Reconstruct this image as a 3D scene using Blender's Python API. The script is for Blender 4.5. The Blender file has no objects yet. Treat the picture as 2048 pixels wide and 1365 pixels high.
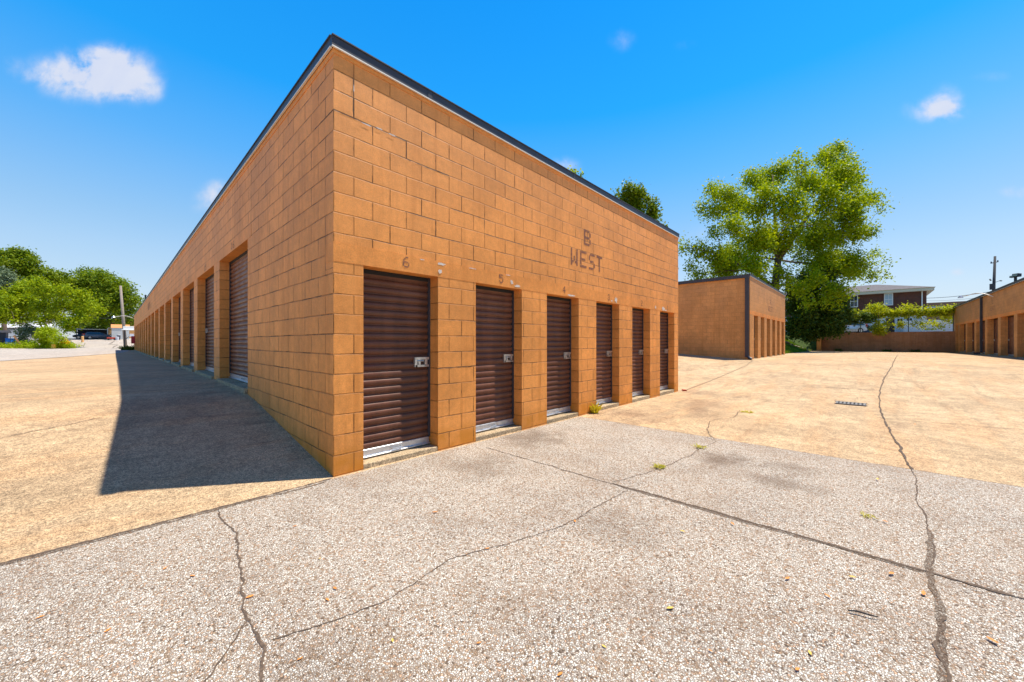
import bpy, bmesh, math, random
import numpy as np
from mathutils import Vector, Matrix, Euler
from mathutils import noise as mnoise
R = math.radians
scene = bpy.context.scene
col = scene.collection

# ------------------------------------------------------------------ camera
FPX = 750.3                                   # focal length in pixels of the 2048 px wide photograph
CAM = Vector((-1.493, -3.855, 1.34))
FWD = Vector((0.7268, 0.6868, 0.0)).normalized()
RGT = Vector((FWD.y, -FWD.x, 0.0))
cd = bpy.data.cameras.new('camera'); cam = bpy.data.objects.new('camera', cd); col.objects.link(cam)
cd.sensor_width = 36; cd.lens = 36 * FPX / 2048; cd.clip_start = .05; cd.clip_end = 3000
cd.shift_y = 2.5 / 2048
cam.location = CAM
cam.rotation_euler = Euler((R(90), 0, math.atan2(FWD.y, FWD.x) - R(90)))
scene.camera = cam

# ------------------------------------------------------------------ light
SUN = Vector((1.55, -0.70, 4.27)).normalized()      # towards the sun
el = math.asin(SUN.z); az = math.atan2(SUN.x, SUN.y)
w = bpy.data.worlds.new('World'); scene.world = w; w.use_nodes = True
nt = w.node_tree; nt.nodes.clear()
def N(t, ty, **kw):
    n = t.nodes.new(ty)
    for k, v in kw.items(): setattr(n, k, v)
    return n
def L(t, a, b): t.links.new(a, b)
out = N(nt, 'ShaderNodeOutputWorld'); bg = N(nt, 'ShaderNodeBackground')
sky = N(nt, 'ShaderNodeTexSky', sky_type='NISHITA', sun_disc=False)
sky.sun_elevation = el; sky.sun_rotation = az; sky.altitude = 100; sky.air_density = 1.0; sky.dust_density = .6; sky.ozone_density = 3.0
hs = N(nt, 'ShaderNodeHueSaturation'); hs.inputs['Saturation'].default_value = 1.25; hs.inputs['Value'].default_value = 1.0; hs.inputs['Hue'].default_value = .492
L(nt, sky.outputs[0], hs.inputs['Color'])
tc = N(nt, 'ShaderNodeTexCoord')
sxyz = N(nt, 'ShaderNodeSeparateXYZ'); L(nt, tc.outputs['Generated'], sxyz.inputs[0])
grade = N(nt, 'ShaderNodeValToRGB'); L(nt, sxyz.outputs[2], grade.inputs[0]); ge_ = grade.color_ramp
stops = ((0, (1.08, .80, .74)), (.18, (1.5, 1.1, .98)), (.24, (1.3, 1.1, 1.0)), (.38, (.85, 1.3, 1.4)), (.51, (.22, 1.25, 1.6)), (.67, (.10, 1.1, 1.5)), (.85, (.25, .4, .65)), (1.0, (.45, .28, .5)))
for _ in range(len(stops) - 2): ge_.elements.new(.5)
for i, (p_, c_) in enumerate(stops): ge_.elements[i].position = p_
for i, (p_, c_) in enumerate(stops): ge_.elements[i].color = (*[x / 2 for x in c_], 1)
gm = N(nt, 'ShaderNodeMix', data_type='RGBA', blend_type='MULTIPLY'); gm.inputs[0].default_value = 1; L(nt, hs.outputs[0], gm.inputs[6]); L(nt, grade.outputs[0], gm.inputs[7])
g2 = N(nt, 'ShaderNodeVectorMath', operation='SCALE'); L(nt, gm.outputs[2], g2.inputs[0]); g2.inputs['Scale'].default_value = 2
gr2 = N(nt, 'ShaderNodeValToRGB'); L(nt, sxyz.outputs[2], gr2.inputs[0]); gg = gr2.color_ramp
stops = ((0, (.56, .75, .93)), (.10, (.56, .76, .95)), (.24, (.35, .63, .98)), (.38, (.13, .48, 1)), (.51, (.02, .39, 1)), (.67, (.012, .33, .98)), (.84, (.03, .11, .40)), (1.0, (.08, .075, .28)))
for _ in range(len(stops) - 2): gg.elements.new(.5)
for i, (p_, c_) in enumerate(stops): gg.elements[i].position = p_
for i, (p_, c_) in enumerate(stops): gg.elements[i].color = (*c_, 1)
g3 = N(nt, 'ShaderNodeVectorMath', operation='SCALE'); L(nt, gr2.outputs[0], g3.inputs[0]); g3.inputs['Scale'].default_value = 5.8
g4 = N(nt, 'ShaderNodeMix', data_type='RGBA'); g4.inputs[0].default_value = .68; L(nt, g2.outputs[0], g4.inputs[6]); L(nt, g3.outputs[0], g4.inputs[7])
SKYTOP = g4.outputs[2]
def math_(t, op, a, b=None, c=None, clamp=False):
    n = N(t, 'ShaderNodeMath', operation=op, use_clamp=clamp)
    for i, v in enumerate((a, b, c)):
        if v is None: continue
        if isinstance(v, (int, float)): n.inputs[i].default_value = v
        else: L(t, v, n.inputs[i])
    return n.outputs[0]
def mix0(t, f, a, b):
    n = N(t, 'ShaderNodeMix', data_type='RGBA'); L(t, f, n.inputs[0]); n.inputs[6].default_value = (*a, 1); n.inputs[7].default_value = (*b, 1); return n.outputs[2]
def pdir(px, py): return (FWD + RGT * ((px - 1024) / FPX) + Vector((0, 0, (685 - py) / FPX))).normalized()
def dot(v):
    n = N(nt, 'ShaderNodeVectorMath', operation='DOT_PRODUCT'); L(nt, tc.outputs['Generated'], n.inputs[0]); n.inputs[1].default_value = v
    return n.outputs['Value']
dF = math_(nt, 'MAXIMUM', dot(FWD), .05)
gu = math_(nt, 'DIVIDE', dot(RGT), dF); gv = math_(nt, 'DIVIDE', dot((0, 0, 1)), dF)     # flat cloud deck map of the northern sky
gc_ = N(nt, 'ShaderNodeCombineXYZ'); L(nt, gu, gc_.inputs[0]); L(nt, gv, gc_.inputs[1])
def nz_(sc, det, ro, dist=0):
    n = N(nt, 'ShaderNodeTexNoise'); n.inputs['Scale'].default_value = sc; n.inputs['Detail'].default_value = det; n.inputs['Roughness'].default_value = ro; n.inputs['Distortion'].default_value = dist
    L(nt, gc_.outputs[0], n.inputs['Vector']); return n.outputs[0]
n1 = nz_(9, 7, .55, .4); n2 = nz_(28, 5, .6)
nzz = math_(nt, 'ADD', math_(nt, 'MULTIPLY', math_(nt, 'SUBTRACT', n1, .5), 1.5), math_(nt, 'MULTIPLY', math_(nt, 'SUBTRACT', n2, .5), .5))
cur = None
for (px, py, a, b, k) in ((150, 148, 75, 32, .8), (205, 150, 70, 40, .95), (235, 128, 40, 26, .5), (255, 175, 50, 24, .6), (75, 148, 40, 18, .35), (290, 190, 30, 14, .25), (205, 105, 18, 14, .35), (18, 128, 26, 16, .22),
                        (1865, 222, 42, 20, .62), (1890, 200, 28, 22, .62), (1905, 222, 26, 14, .4), (1968, 153, 46, 12, .2), (418, 398, 30, 24, .75), (440, 378, 22, 16, .45), (1243, 80, 26, 22, .27), (1130, 333, 26, 16, .55),
                        (2034, 384, 30, 12, .4), (1385, 470, 40, 18, .3), (1915, 545, 14, 8, .35), (1375, 90, 30, 14, .16), (1740, 300, 40, 20, .14)):
    u = math_(nt, 'DIVIDE', math_(nt, 'SUBTRACT', gu, (px - 1024) / FPX), a * 1.15 / FPX); v = math_(nt, 'DIVIDE', math_(nt, 'SUBTRACT', gv, (685 - py) / FPX), b * 1.15 / FPX)
    q = math_(nt, 'ADD', math_(nt, 'MULTIPLY', u, u), math_(nt, 'MULTIPLY', v, v))
    m = math_(nt, 'MULTIPLY', math_(nt, 'EXPONENT', math_(nt, 'MULTIPLY', q, -1.0)), k)
    cur = m if cur is None else math_(nt, 'ADD', cur, m)
dens = math_(nt, 'MULTIPLY', cur, math_(nt, 'ADD', 1.0, math_(nt, 'MULTIPLY', nzz, 2.6)))
mr = N(nt, 'ShaderNodeMapRange', interpolation_type='SMOOTHSTEP'); L(nt, dens, mr.inputs[0]); mr.inputs['From Min'].default_value = .06; mr.inputs['From Max'].default_value = 1.1; mr.inputs['To Max'].default_value = .92
cur = math_(nt, 'MULTIPLY', mr.outputs[0], math_(nt, 'GREATER_THAN', dot(FWD), .1))
mx = N(nt, 'ShaderNodeMix', data_type='RGBA'); L(nt, cur, mx.inputs[0]); L(nt, SKYTOP, mx.inputs[6]); L(nt, mix0(nt, math_(nt, 'MULTIPLY', n1, 1.0), (3.7, 4.1, 5.3), (4.9, 5.0, 5.4)), mx.inputs[7])
L(nt, mx.outputs[2], bg.inputs[0]); bg.inputs[1].default_value = .085
L(nt, bg.outputs[0], out.inputs[0])
sd = bpy.data.lights.new('sun', 'SUN'); sd.energy = 3.6; sd.angle = R(.6); sd.color = (1, .93, .82)
so = bpy.data.objects.new('sun', sd); col.objects.link(so); so.rotation_euler = (-SUN).to_track_quat('-Z', 'Y').to_euler(); so.location = (0, 0, 60)
scene.view_settings.view_transform = 'Standard'; scene.view_settings.look = 'None'; scene.view_settings.gamma = 1
scene.view_settings.exposure = 1.0
scene.render.engine = 'CYCLES'
scene.cycles.max_bounces = 8; scene.cycles.diffuse_bounces = 4; scene.cycles.transparent_max_bounces = 8

# ------------------------------------------------------------------ helpers
def P(px, py, d): return CAM + FWD * d + RGT * ((px - 1024) / FPX * d) + Vector((0, 0, (685 - py) / FPX * d))
def interp(x, tab):
    if x <= tab[0][0]: return tab[0][1]
    for (a, b), (c, d) in zip(tab, tab[1:]):
        if x <= c: return b + (d - b) * (x - a) / (c - a)
    return tab[-1][1]
LT = ((0, 0), (3.0, .44), (3.8, .52), (6, .54), (16, .53), (28, .46), (50, .45), (60, .46))
RT = ((9.4, -.04), (12, .05), (15, .2), (18.5, .38), (21, .44), (30, .44), (40, .40), (57.05, .28))
def g(x, y):
    l = interp(y, LT)
    if y > 60:
        dd = (x - CAM.x) * FWD.x + (y - CAM.y) * FWD.y; t = min(1, (y - 60) / 8)
        return l * (1 - t) + t * interp(dd, ((46, .46), (52, .52), (60, .95), (75, 1.95), (90, 2.35), (140, 2.6)))
    if x > 57.1: return 2.40
    r = interp(x, RT) + min(max(y - .3, 0), 8) * .07
    if x > 32.2: r = interp(x, RT) + (lambda t: 2.0 * t * t * (3 - 2 * t))(min(max((y - .9) / 4.2, 0), 1))
    if x <= 0: return l
    if x >= 9.4: return r
    t = x / 9.4
    return l * (1 - t) + r * t
def link(o, parent=None):
    col.objects.link(o)
    if parent: o.parent = parent
    return o
def tag(o, label=None, cat=None, group=None, kind=None):
    if label: o['label'] = label
    if cat: o['category'] = cat
    if group: o['group'] = group
    if kind: o['kind'] = kind
    return o
def empty(name, loc, label, cat, group=None, rz=0):
    o = bpy.data.objects.new(name, None); o.location = loc; o.rotation_euler = (0, 0, rz); o.empty_display_size = .2
    return tag(link(o), label, cat, group)
def build(name, bm, mat, parent=None, smooth=False, recalc=True):
    if recalc: bmesh.ops.recalc_face_normals(bm, faces=bm.faces)
    me = bpy.data.meshes.new(name); bm.to_mesh(me); bm.free()
    if isinstance(mat, (list, tuple)):
        for m in mat: me.materials.append(m)
    else: me.materials.append(mat)
    if smooth: me.polygons.foreach_set('use_smooth', [True] * len(me.polygons))
    return link(bpy.data.objects.new(name, me), parent)
ID = lambda u, w_, z: (u, w_, z)
def box(bm, u0, u1, w0, w1, z0, z1, F=ID, mi=0):
    v = [bm.verts.new(F(u, w_, z)) for z in (z0, z1) for w_ in (w0, w1) for u in (u0, u1)]
    for f in ((0, 2, 3, 1), (4, 5, 7, 6), (0, 1, 5, 4), (2, 6, 7, 3), (0, 4, 6, 2), (1, 3, 7, 5)):
        bm.faces.new([v[i] for i in f]).material_index = mi
def tube(bm, pts, rad, n=8, cap=True):
    pts = [Vector(p) for p in pts]
    if not isinstance(rad, (list, tuple)): rad = [rad] * len(pts)
    rings = []
    for i, p in enumerate(pts):
        d = (pts[min(i + 1, len(pts) - 1)] - pts[max(i - 1, 0)]).normalized()
        a = d.cross(Vector((0, 0, 1)) if abs(d.z) < .9 else Vector((1, 0, 0))).normalized(); b = d.cross(a)
        rings.append([bm.verts.new(p + (a * math.cos(2 * math.pi * k / n) + b * math.sin(2 * math.pi * k / n)) * rad[i]) for k in range(n)])
    for r0, r1 in zip(rings, rings[1:]):
        for k in range(n): bm.faces.new((r0[k], r0[(k + 1) % n], r1[(k + 1) % n], r1[k]))
    if cap: bm.faces.new(rings[0][::-1]); bm.faces.new(rings[-1])
def bevel(bm, off=.01, seg=2):
    bmesh.ops.bevel(bm, geom=list(bm.edges), offset=off, segments=seg, affect='EDGES', profile=.6)

# ------------------------------------------------------------------ materials
def mat(name, colr=(.5, .5, .5), rough=.6, metal=0, spec=.5, noise=0, nscale=8, bump=0, bscale=60):
    m = bpy.data.materials.new(name); m.use_nodes = True; t = m.node_tree; b = t.nodes['Principled BSDF']
    b.inputs['Base Color'].default_value = (*colr, 1); b.inputs['Roughness'].default_value = rough; b.inputs['Metallic'].default_value = metal
    b.inputs['Specular IOR Level'].default_value = spec
    if noise or bump:
        c = N(t, 'ShaderNodeTexCoord')
    if noise:
        n = N(t, 'ShaderNodeTexNoise'); n.inputs['Scale'].default_value = nscale; n.inputs['Detail'].default_value = 6; n.inputs['Roughness'].default_value = .6
        L(t, c.outputs['Object'], n.inputs['Vector'])
        r = N(t, 'ShaderNodeMapRange'); L(t, n.outputs[0], r.inputs[0]); r.inputs[1].default_value = .3; r.inputs[2].default_value = .7
        r.inputs[3].default_value = 1 - noise; r.inputs[4].default_value = 1 + noise
        v = N(t, 'ShaderNodeVectorMath', operation='SCALE'); v.inputs[0].default_value = colr; L(t, r.outputs[0], v.inputs['Scale'])
        L(t, v.outputs[0], b.inputs['Base Color'])
    if bump:
        n = N(t, 'ShaderNodeTexNoise'); n.inputs['Scale'].default_value = bscale; n.inputs['Detail'].default_value = 4
        L(t, c.outputs['Object'], n.inputs['Vector'])
        bp = N(t, 'ShaderNodeBump'); bp.inputs['Strength'].default_value = bump; bp.inputs['Distance'].default_value = .01
        L(t, n.outputs[0], bp.inputs['Height']); L(t, bp.outputs[0], b.inputs['Normal'])
    return m
def noise_(t, vec, scale, detail=4, rough=.5, w4=None):
    n = N(t, 'ShaderNodeTexNoise'); n.inputs['Scale'].default_value = scale; n.inputs['Detail'].default_value = detail; n.inputs['Roughness'].default_value = rough
    L(t, vec, n.inputs['Vector']); return n.outputs[0]
def ramp_(t, fac, a, b, lo=0., hi=1., smooth=True):
    r = N(t, 'ShaderNodeMapRange'); r.interpolation_type = 'SMOOTHSTEP' if smooth else 'LINEAR'
    L(t, fac, r.inputs[0]); r.inputs[1].default_value = a; r.inputs[2].default_value = b; r.inputs[3].default_value = lo; r.inputs[4].default_value = hi
    return r.outputs[0]
def mix_(t, fac, a, b, blend='MIX'):
    n = N(t, 'ShaderNodeMix', data_type='RGBA', blend_type=blend)
    if isinstance(fac, (int, float)): n.inputs[0].default_value = fac
    else: L(t, fac, n.inputs[0])
    for i, v in ((6, a), (7, b)):
        if isinstance(v, tuple): n.inputs[i].default_value = (*v, 1)
        else: L(t, v, n.inputs[i])
    return n.outputs[2]
def mapping_(t, vec, scale, rot=0):
    n = N(t, 'ShaderNodeMapping'); L(t, vec, n.inputs[0]); n.inputs['Scale'].default_value = scale; n.inputs['Rotation'].default_value = (0, 0, rot); return n.outputs[0]

def block_paint(name, base, bw=.4064, rh=.2032, mortar=.0075, crack=.85, low=True, bstr=1.0, mortarcol=None, offx=0, pits=False):
    m = bpy.data.materials.new(name); m.use_nodes = True; t = m.node_tree; b = t.nodes['Principled BSDF']
    c = N(t, 'ShaderNodeTexCoord').outputs['Object']
    geo = N(t, 'ShaderNodeNewGeometry'); sn = N(t, 'ShaderNodeSeparateXYZ'); L(t, geo.outputs['True Normal'], sn.inputs[0])
    sx = math_(t, 'GREATER_THAN', math_(t, 'ABSOLUTE', sn.outputs[0]), .6)
    s = N(t, 'ShaderNodeSeparateXYZ'); L(t, c, s.inputs[0])
    wob = math_(t, 'MULTIPLY', math_(t, 'SUBTRACT', noise_(t, c, 1.9, 3), .5), .035)
    wob2 = math_(t, 'MULTIPLY', math_(t, 'SUBTRACT', noise_(t, c, 38, 2), .5), .006)
    u = math_(t, 'ADD', math_(t, 'MULTIPLY', sx, s.outputs[1]), math_(t, 'MULTIPLY', math_(t, 'SUBTRACT', 1, sx), s.outputs[0]))
    cb = N(t, 'ShaderNodeCombineXYZ'); L(t, math_(t, 'ADD', math_(t, 'ADD', u, wob2), offx), cb.inputs[0]); L(t, math_(t, 'ADD', s.outputs[2], math_(t, 'ADD', math_(t, 'MULTIPLY', wob, .6), wob2)), cb.inputs[1])
    br = N(t, 'ShaderNodeTexBrick'); L(t, cb.outputs[0], br.inputs['Vector']); br.offset = .5
    br.inputs['Scale'].default_value = 1; br.inputs['Brick Width'].default_value = bw; br.inputs['Row Height'].default_value = rh
    br.inputs['Mortar Size'].default_value = mortar; br.inputs['Mortar Smooth'].default_value = .7
    br.inputs['Color1'].default_value = (0, 0, 0, 1); br.inputs['Color2'].default_value = (1, 1, 1, 1); br.inputs['Mortar'].default_value = (.5, .5, .5, 1)
    fac = br.outputs['Fac']
    bl = tuple(base)
    big = ramp_(t, noise_(t, c, .9, 6, .65), .38, .62, .87, 1.10)
    perb = ramp_(t, br.outputs['Color'], 0, 1, .93, 1.07, False)
    mott = math_(t, 'MULTIPLY', ramp_(t, noise_(t, c, 14, 6, .65), .3, .7, .92, 1.08), ramp_(t, noise_(t, c, 75, 4, .8), .3, .7, .88, 1.12))
    stv = mapping_(t, c, (7, 7, .35)); st = ramp_(t, noise_(t, stv, 1.0, 5, .65), .50, .66, 0, .38)
    v = N(t, 'ShaderNodeVectorMath', operation='SCALE'); v.inputs[0].default_value = bl
    L(t, math_(t, 'MULTIPLY', math_(t, 'MULTIPLY', big, perb), mott), v.inputs['Scale'])
    colr = mix_(t, st, v.outputs[0], tuple(x * y for x, y in zip(base, (.72, .62, .42))))
    fade = math_(t, 'MULTIPLY', ramp_(t, s.outputs[2], 1.2, 4.0), ramp_(t, noise_(t, c, .7, 4), .35, .6, .3, .8))
    colr = mix_(t, math_(t, 'MULTIPLY', fade, .28), colr, (base[0] * .93, base[1] * 1.12, min(1, base[2] * 2.0)))
    if low:
        lowm = math_(t, 'MULTIPLY', ramp_(t, s.outputs[2], .33, .12), ramp_(t, noise_(t, c, 5, 4), .35, .6, .35, .85))
        colr = mix_(t, lowm, colr, tuple(x * y for x, y in zip(base, (.78, .72, .28))))
    crk = math_(t, 'MULTIPLY', fac, ramp_(t, noise_(t, c, 2.3, 5, .7), .48, .58))
    dark = mortarcol or tuple(x * .12 for x in base)
    colr = mix_(t, math_(t, 'MULTIPLY', crk, crack), colr, dark)
    colr = mix_(t, math_(t, 'MULTIPLY', fac, .35), colr, tuple(x * .45 for x in base))
    # small pits where paint has chipped
    pit = ramp_(t, noise_(t, c, 48, 3, .75), .66 if pits else .70, .74); pz = ramp_(t, noise_(t, c, 2.0, 3), .3 if pits else .48, .55 if pits else .62)
    pit = math_(t, 'MULTIPLY', pit, pz)
    colr = mix_(t, math_(t, 'MULTIPLY', pit, .7), colr, tuple(x * .25 for x in base))
    L(t, colr, b.inputs['Base Color']); b.inputs['Roughness'].default_value = .62; b.inputs['Specular IOR Level'].default_value = .3
    h = math_(t, 'SUBTRACT', math_(t, 'ADD', math_(t, 'MULTIPLY', noise_(t, c, 70, 4, .7), .35), math_(t, 'MULTIPLY', noise_(t, c, 9, 3), .3)), math_(t, 'MULTIPLY', fac, 1.1))
    h = math_(t, 'SUBTRACT', h, math_(t, 'MULTIPLY', pit, .5))
    bp = N(t, 'ShaderNodeBump'); bp.inputs['Strength'].default_value = bstr; bp.inputs['Distance'].default_value = .011
    L(t, h, bp.inputs['Height']); L(t, bp.outputs[0], b.inputs['Normal'])
    return m
ORANGE = (.79, .30, .066)
M_block = block_paint('painted_block', ORANGE)
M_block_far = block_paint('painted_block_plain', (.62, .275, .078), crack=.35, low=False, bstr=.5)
M_lintel = block_paint('painted_lintel', (.80, .295, .06), bw=60, rh=60, mortar=.0, low=False, offx=20, pits=True)
M_wallc = block_paint('stained_wall_paint', (.40, .19, .085), crack=.5, low=False)
M_brick = block_paint('red_brick', (.15, .058, .034), bw=.22, rh=.075, mortar=.006, low=False, mortarcol=(.2, .15, .12))
M_whiteblock = block_paint('white_block', (.75, .78, .8), crack=.3, low=False)
M_metal_dark = mat('dark_coated_metal', (.05, .048, .055), .45, .1, .35, .15, 3)
M_drip = mat('light_drip_edge', (.75, .70, .6), .45, .2)
M_alu = mat('aluminium', (.55, .57, .6), .35, .75, .5, .2, 20)
M_steel = mat('galvanised_steel', (.55, .55, .52), .35, .8, .5, .25, 30)
M_black = mat('black_gap', (.01, .01, .01), .8)
M_stencil = None
def door_mat():
    m = mat('brown_door_paint', (.145, .052, .026), .42, 0, .32); t = m.node_tree; b = t.nodes['Principled BSDF']
    c = N(t, 'ShaderNodeTexCoord').outputs['Object']
    dust = ramp_(t, noise_(t, mapping_(t, c, (1.2, 1.2, 9)), 1.5, 5, .6), .4, .7, 0, .35)
    oi = N(t, 'ShaderNodeObjectInfo'); vs = N(t, 'ShaderNodeVectorMath', operation='SCALE')
    L(t, mix_(t, dust, (.145, .052, .026), (.21, .10, .06)), vs.inputs[0]); L(t, math_(t, 'MULTIPLY', ramp_(t, oi.outputs['Random'], 0, 1, .85, 1.15, False), ramp_(t, noise_(t, mapping_(t, c, (5, 5, .8)), 1, 5, .7), .4, .62, .82, 1.1)), vs.inputs['Scale'])
    L(t, vs.outputs[0], b.inputs['Base Color'])
    L(t, ramp_(t, noise_(t, c, 4, 4), .3, .7, .36, .55), b.inputs['Roughness'])
    return m
M_door = door_mat()
def stencil_mat():
    m = bpy.data.materials.new('faded_stencil_paint'); m.use_nodes = True; t = m.node_tree; b = t.nodes['Principled BSDF']
    c = N(t, 'ShaderNodeTexCoord').outputs['Object']
    f = ramp_(t, noise_(t, c, 30, 5, .7), .45, .68, .0, .6)
    L(t, mix_(t, f, (.20, .075, .038), tuple(x * .9 for x in ORANGE)), b.inputs['Base Color']); b.inputs['Roughness'].default_value = .7
    return m
M_stencil = stencil_mat()
M_peel = mat('bare_white_primer', (.66, .56, .46), .8, noise=.25, nscale=25)

def concrete(name, base, dark, rust, streakrot=0, spots=()):
    m = bpy.data.materials.new(name); m.use_nodes = True; t = m.node_tree; b = t.nodes['Principled BSDF']
    c = N(t, 'ShaderNodeTexCoord').outputs['Object']
    a = ramp_(t, noise_(t, c, .45, 7, .66), .40, .60)
    colr = mix_(t, a, tuple(x * 1.03 for x in base), tuple(x * .84 for x in base))
    sv = mapping_(t, c, (.25, 1.6, 1), streakrot)
    colr = mix_(t, ramp_(t, noise_(t, sv, 1.3, 6, .65), .46, .62, 0, .75), colr, rust)
    colr = mix_(t, ramp_(t, noise_(t, mapping_(t, c, (.6, 2.5, 1), streakrot), 1.0, 7, .7), .53, .70, 0, .45), colr, dark)
    s = N(t, 'ShaderNodeSeparateXYZ'); L(t, c, s.inputs[0])
    for (x, y, r, sx, k) in spots:
        dx = math_(t, 'MULTIPLY', math_(t, 'SUBTRACT', s.outputs[0], x), sx); dy = math_(t, 'SUBTRACT', s.outputs[1], y)
        d = math_(t, 'SQRT', math_(t, 'ADD', math_(t, 'MULTIPLY', dx, dx), math_(t, 'MULTIPLY', dy, dy)))
        d = math_(t, 'ADD', d, math_(t, 'MULTIPLY', math_(t, 'SUBTRACT', noise_(t, c, 1.8, 7, .72), .5), r * 3.4))
        colr = mix_(t, ramp_(t, d, 0, r, k, 0), colr, dark)
    sp = noise_(t, c, 60, 5, .8)
    colr = mix_(t, ramp_(t, noise_(t, mapping_(t, c, (.5, 5, 1), streakrot), 1.0, 6, .7), .55, .68, 0, .4), colr, tuple(x * .45 for x in base))
    gn = math_(t, 'MULTIPLY', ramp_(t, sp, .36, .60, .55, 1.22), ramp_(t, noise_(t, c, 21, 6, .85), .38, .62, .80, 1.16))
    gn = math_(t, 'MULTIPLY', gn, ramp_(t, noise_(t, c, 120, 3, .7), .38, .62, .80, 1.2))
    gn = math_(t, 'MULTIPLY', gn, ramp_(t, noise_(t, c, 3.5, 6, .75), .38, .62, .86, 1.10))
    gv2 = N(t, 'ShaderNodeVectorMath', operation='SCALE'); L(t, colr, gv2.inputs[0]); L(t, gn, gv2.inputs['Scale']); colr = gv2.outputs[0]
    L(t, colr, b.inputs['Base Color']); b.inputs['Roughness'].default_value = .85; b.inputs['Specular IOR Level'].default_value = .2
    bp = N(t, 'ShaderNodeBump'); bp.inputs['Strength'].default_value = .7; bp.inputs['Distance'].default_value = .008
    L(t, math_(t, 'ADD', sp, noise_(t, c, 130, 3, .7)), bp.inputs['Height']); L(t, bp.outputs[0], b.inputs['Normal'])
    return m
M_tan = concrete('tan_concrete', (.54, .382, .222), (.27, .17, .10), (.52, .33, .175), spots=((5.2, -.7, .9, .8, .75), (7.4, -1.2, .8, .6, .6), (6.3, -1.5, .6, .6, .4), (25, -1.5, 1.5, .25, .35), (-3.2, 2.6, .5, .4, .55), (-1.0, 3.4, .6, .5, .4), (-4.5, 7.5, .8, .3, .4), (9.5, -.6, .6, .8, .5)))
M_pale = concrete('pale_concrete', (.47, .41, .35), (.3, .25, .2), (.5, .4, .3))
def aggregate(name, tint):
    m = bpy.data.materials.new(name); m.use_nodes = True; t = m.node_tree; b = t.nodes['Principled BSDF']
    c = N(t, 'ShaderNodeTexCoord').outputs['Object']
    wc = N(t, 'ShaderNodeVectorMath', operation='ADD'); L(t, c, wc.inputs[0])
    nn = N(t, 'ShaderNodeTexNoise'); nn.inputs['Scale'].default_value = 60; L(t, c, nn.inputs['Vector'])
    ns = N(t, 'ShaderNodeVectorMath', operation='SCALE'); L(t, nn.outputs['Color'], ns.inputs[0]); ns.inputs['Scale'].default_value = .010
    L(t, ns.outputs[0], wc.inputs[1])
    vo = N(t, 'ShaderNodeTexVoronoi'); vo.inputs['Scale'].default_value = 104; L(t, wc.outputs[0], vo.inputs['Vector'])
    ve = N(t, 'ShaderNodeTexVoronoi', feature='DISTANCE_TO_EDGE'); ve.inputs['Scale'].default_value = 104; L(t, wc.outputs[0], ve.inputs['Vector'])
    cr = N(t, 'ShaderNodeValToRGB'); sp = N(t, 'ShaderNodeSeparateColor'); L(t, vo.outputs['Color'], sp.inputs[0]); L(t, sp.outputs[0], cr.inputs[0])
    e = cr.color_ramp; e.interpolation = 'CONSTANT'
    cols = [(0, (.62, .56, .52)), (.2, (.42, .36, .32)), (.34, (.70, .67, .64)), (.52, (.5, .42, .36)), (.62, (.30, .22, .16)), (.70, (.58, .55, .52)), (.84, (.34, .24, .17)), (.90, (.12, .09, .07)), (.94, (.52, .34, .24))]
    e.elements[0].position = 0; e.elements[0].color = (*cols[0][1], 1); e.elements[1].position = cols[1][0]; e.elements[1].color = (*cols[1][1], 1)
    for p_, c_ in cols[2:]:
        x = e.elements.new(p_); x.color = (*c_, 1)
    gap = ramp_(t, ve.outputs['Distance'], .02, .17, 1, 0)
    gapc = mix_(t, ramp_(t, noise_(t, c, 1.2, 4), .4, .65), (.17, .115, .08), (.10, .07, .055))
    colr = mix_(t, math_(t, 'MULTIPLY', gap, .9), cr.outputs[0], gapc)
    # worn brown film, oil spots
    film = ramp_(t, noise_(t, c, 1.3, 7, .7), .47, .62, 0, .5)
    colr = mix_(t, film, colr, mix_(t, .5, colr, (.22, .14, .09)))
    s = N(t, 'ShaderNodeSeparateXYZ'); L(t, c, s.inputs[0])
    def spot(x, y, r, k=1.0, sy=1.0):
        dx = math_(t, 'SUBTRACT', s.outputs[0], x); dy = math_(t, 'MULTIPLY', math_(t, 'SUBTRACT', s.outputs[1], y), sy)
        d = math_(t, 'SQRT', math_(t, 'ADD', math_(t, 'MULTIPLY', dx, dx), math_(t, 'MULTIPLY', dy, dy)))
        d = math_(t, 'ADD', d, math_(t, 'MULTIPLY', math_(t, 'SUBTRACT', noise_(t, c, 4, 6, .7), .5), r * 2.2))
        return ramp_(t, d, 0, r, k, 0)
    for (x, y, r, k) in ((3.35, -2.65, .42, .7), (2.9, -3.3, .4, .5), (3.5, -3.3, .35, .45), (2.6, -.45, .7, .55), (1.3, -.8, .6, .35), (-.9, -2.3, .5, .25), (-2.1, -1.0, .5, .3), (1.0, -2.6, .5, .3)):
        colr = mix_(t, spot(x, y, r, k), colr, (.11, .07, .045))
    colr = mix_(t, 1.0, colr, tint, 'MULTIPLY')
    L(t, colr, b.inputs['Base Color']); b.inputs['Roughness'].default_value = .8; b.inputs['Specular IOR Level'].default_value = .25
    bp = N(t, 'ShaderNodeBump'); bp.inputs['Strength'].default_value = .85; bp.inputs['Distance'].default_value = .006
    L(t, ramp_(t, ve.outputs['Distance'], 0, .3), bp.inputs['Height']); L(t, bp.outputs[0], b.inputs['Normal'])
    return m
M_agg = aggregate('exposed_aggregate', (1.27, 1.25, 1.13))
M_sill = concrete('sill_concrete', (.48, .36, .22), (.25, .19, .13), (.42, .3, .17))
M_crack = mat('crack_dirt', (.10, .068, .045), .95, noise=.5, nscale=60)
M_crackedge = aggregate('crack_gravel', (.60, .54, .45))
M_grassground = mat('grass_ground', (.07, .12, .02), .95, noise=.4, nscale=3, bump=1, bscale=30)
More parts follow.
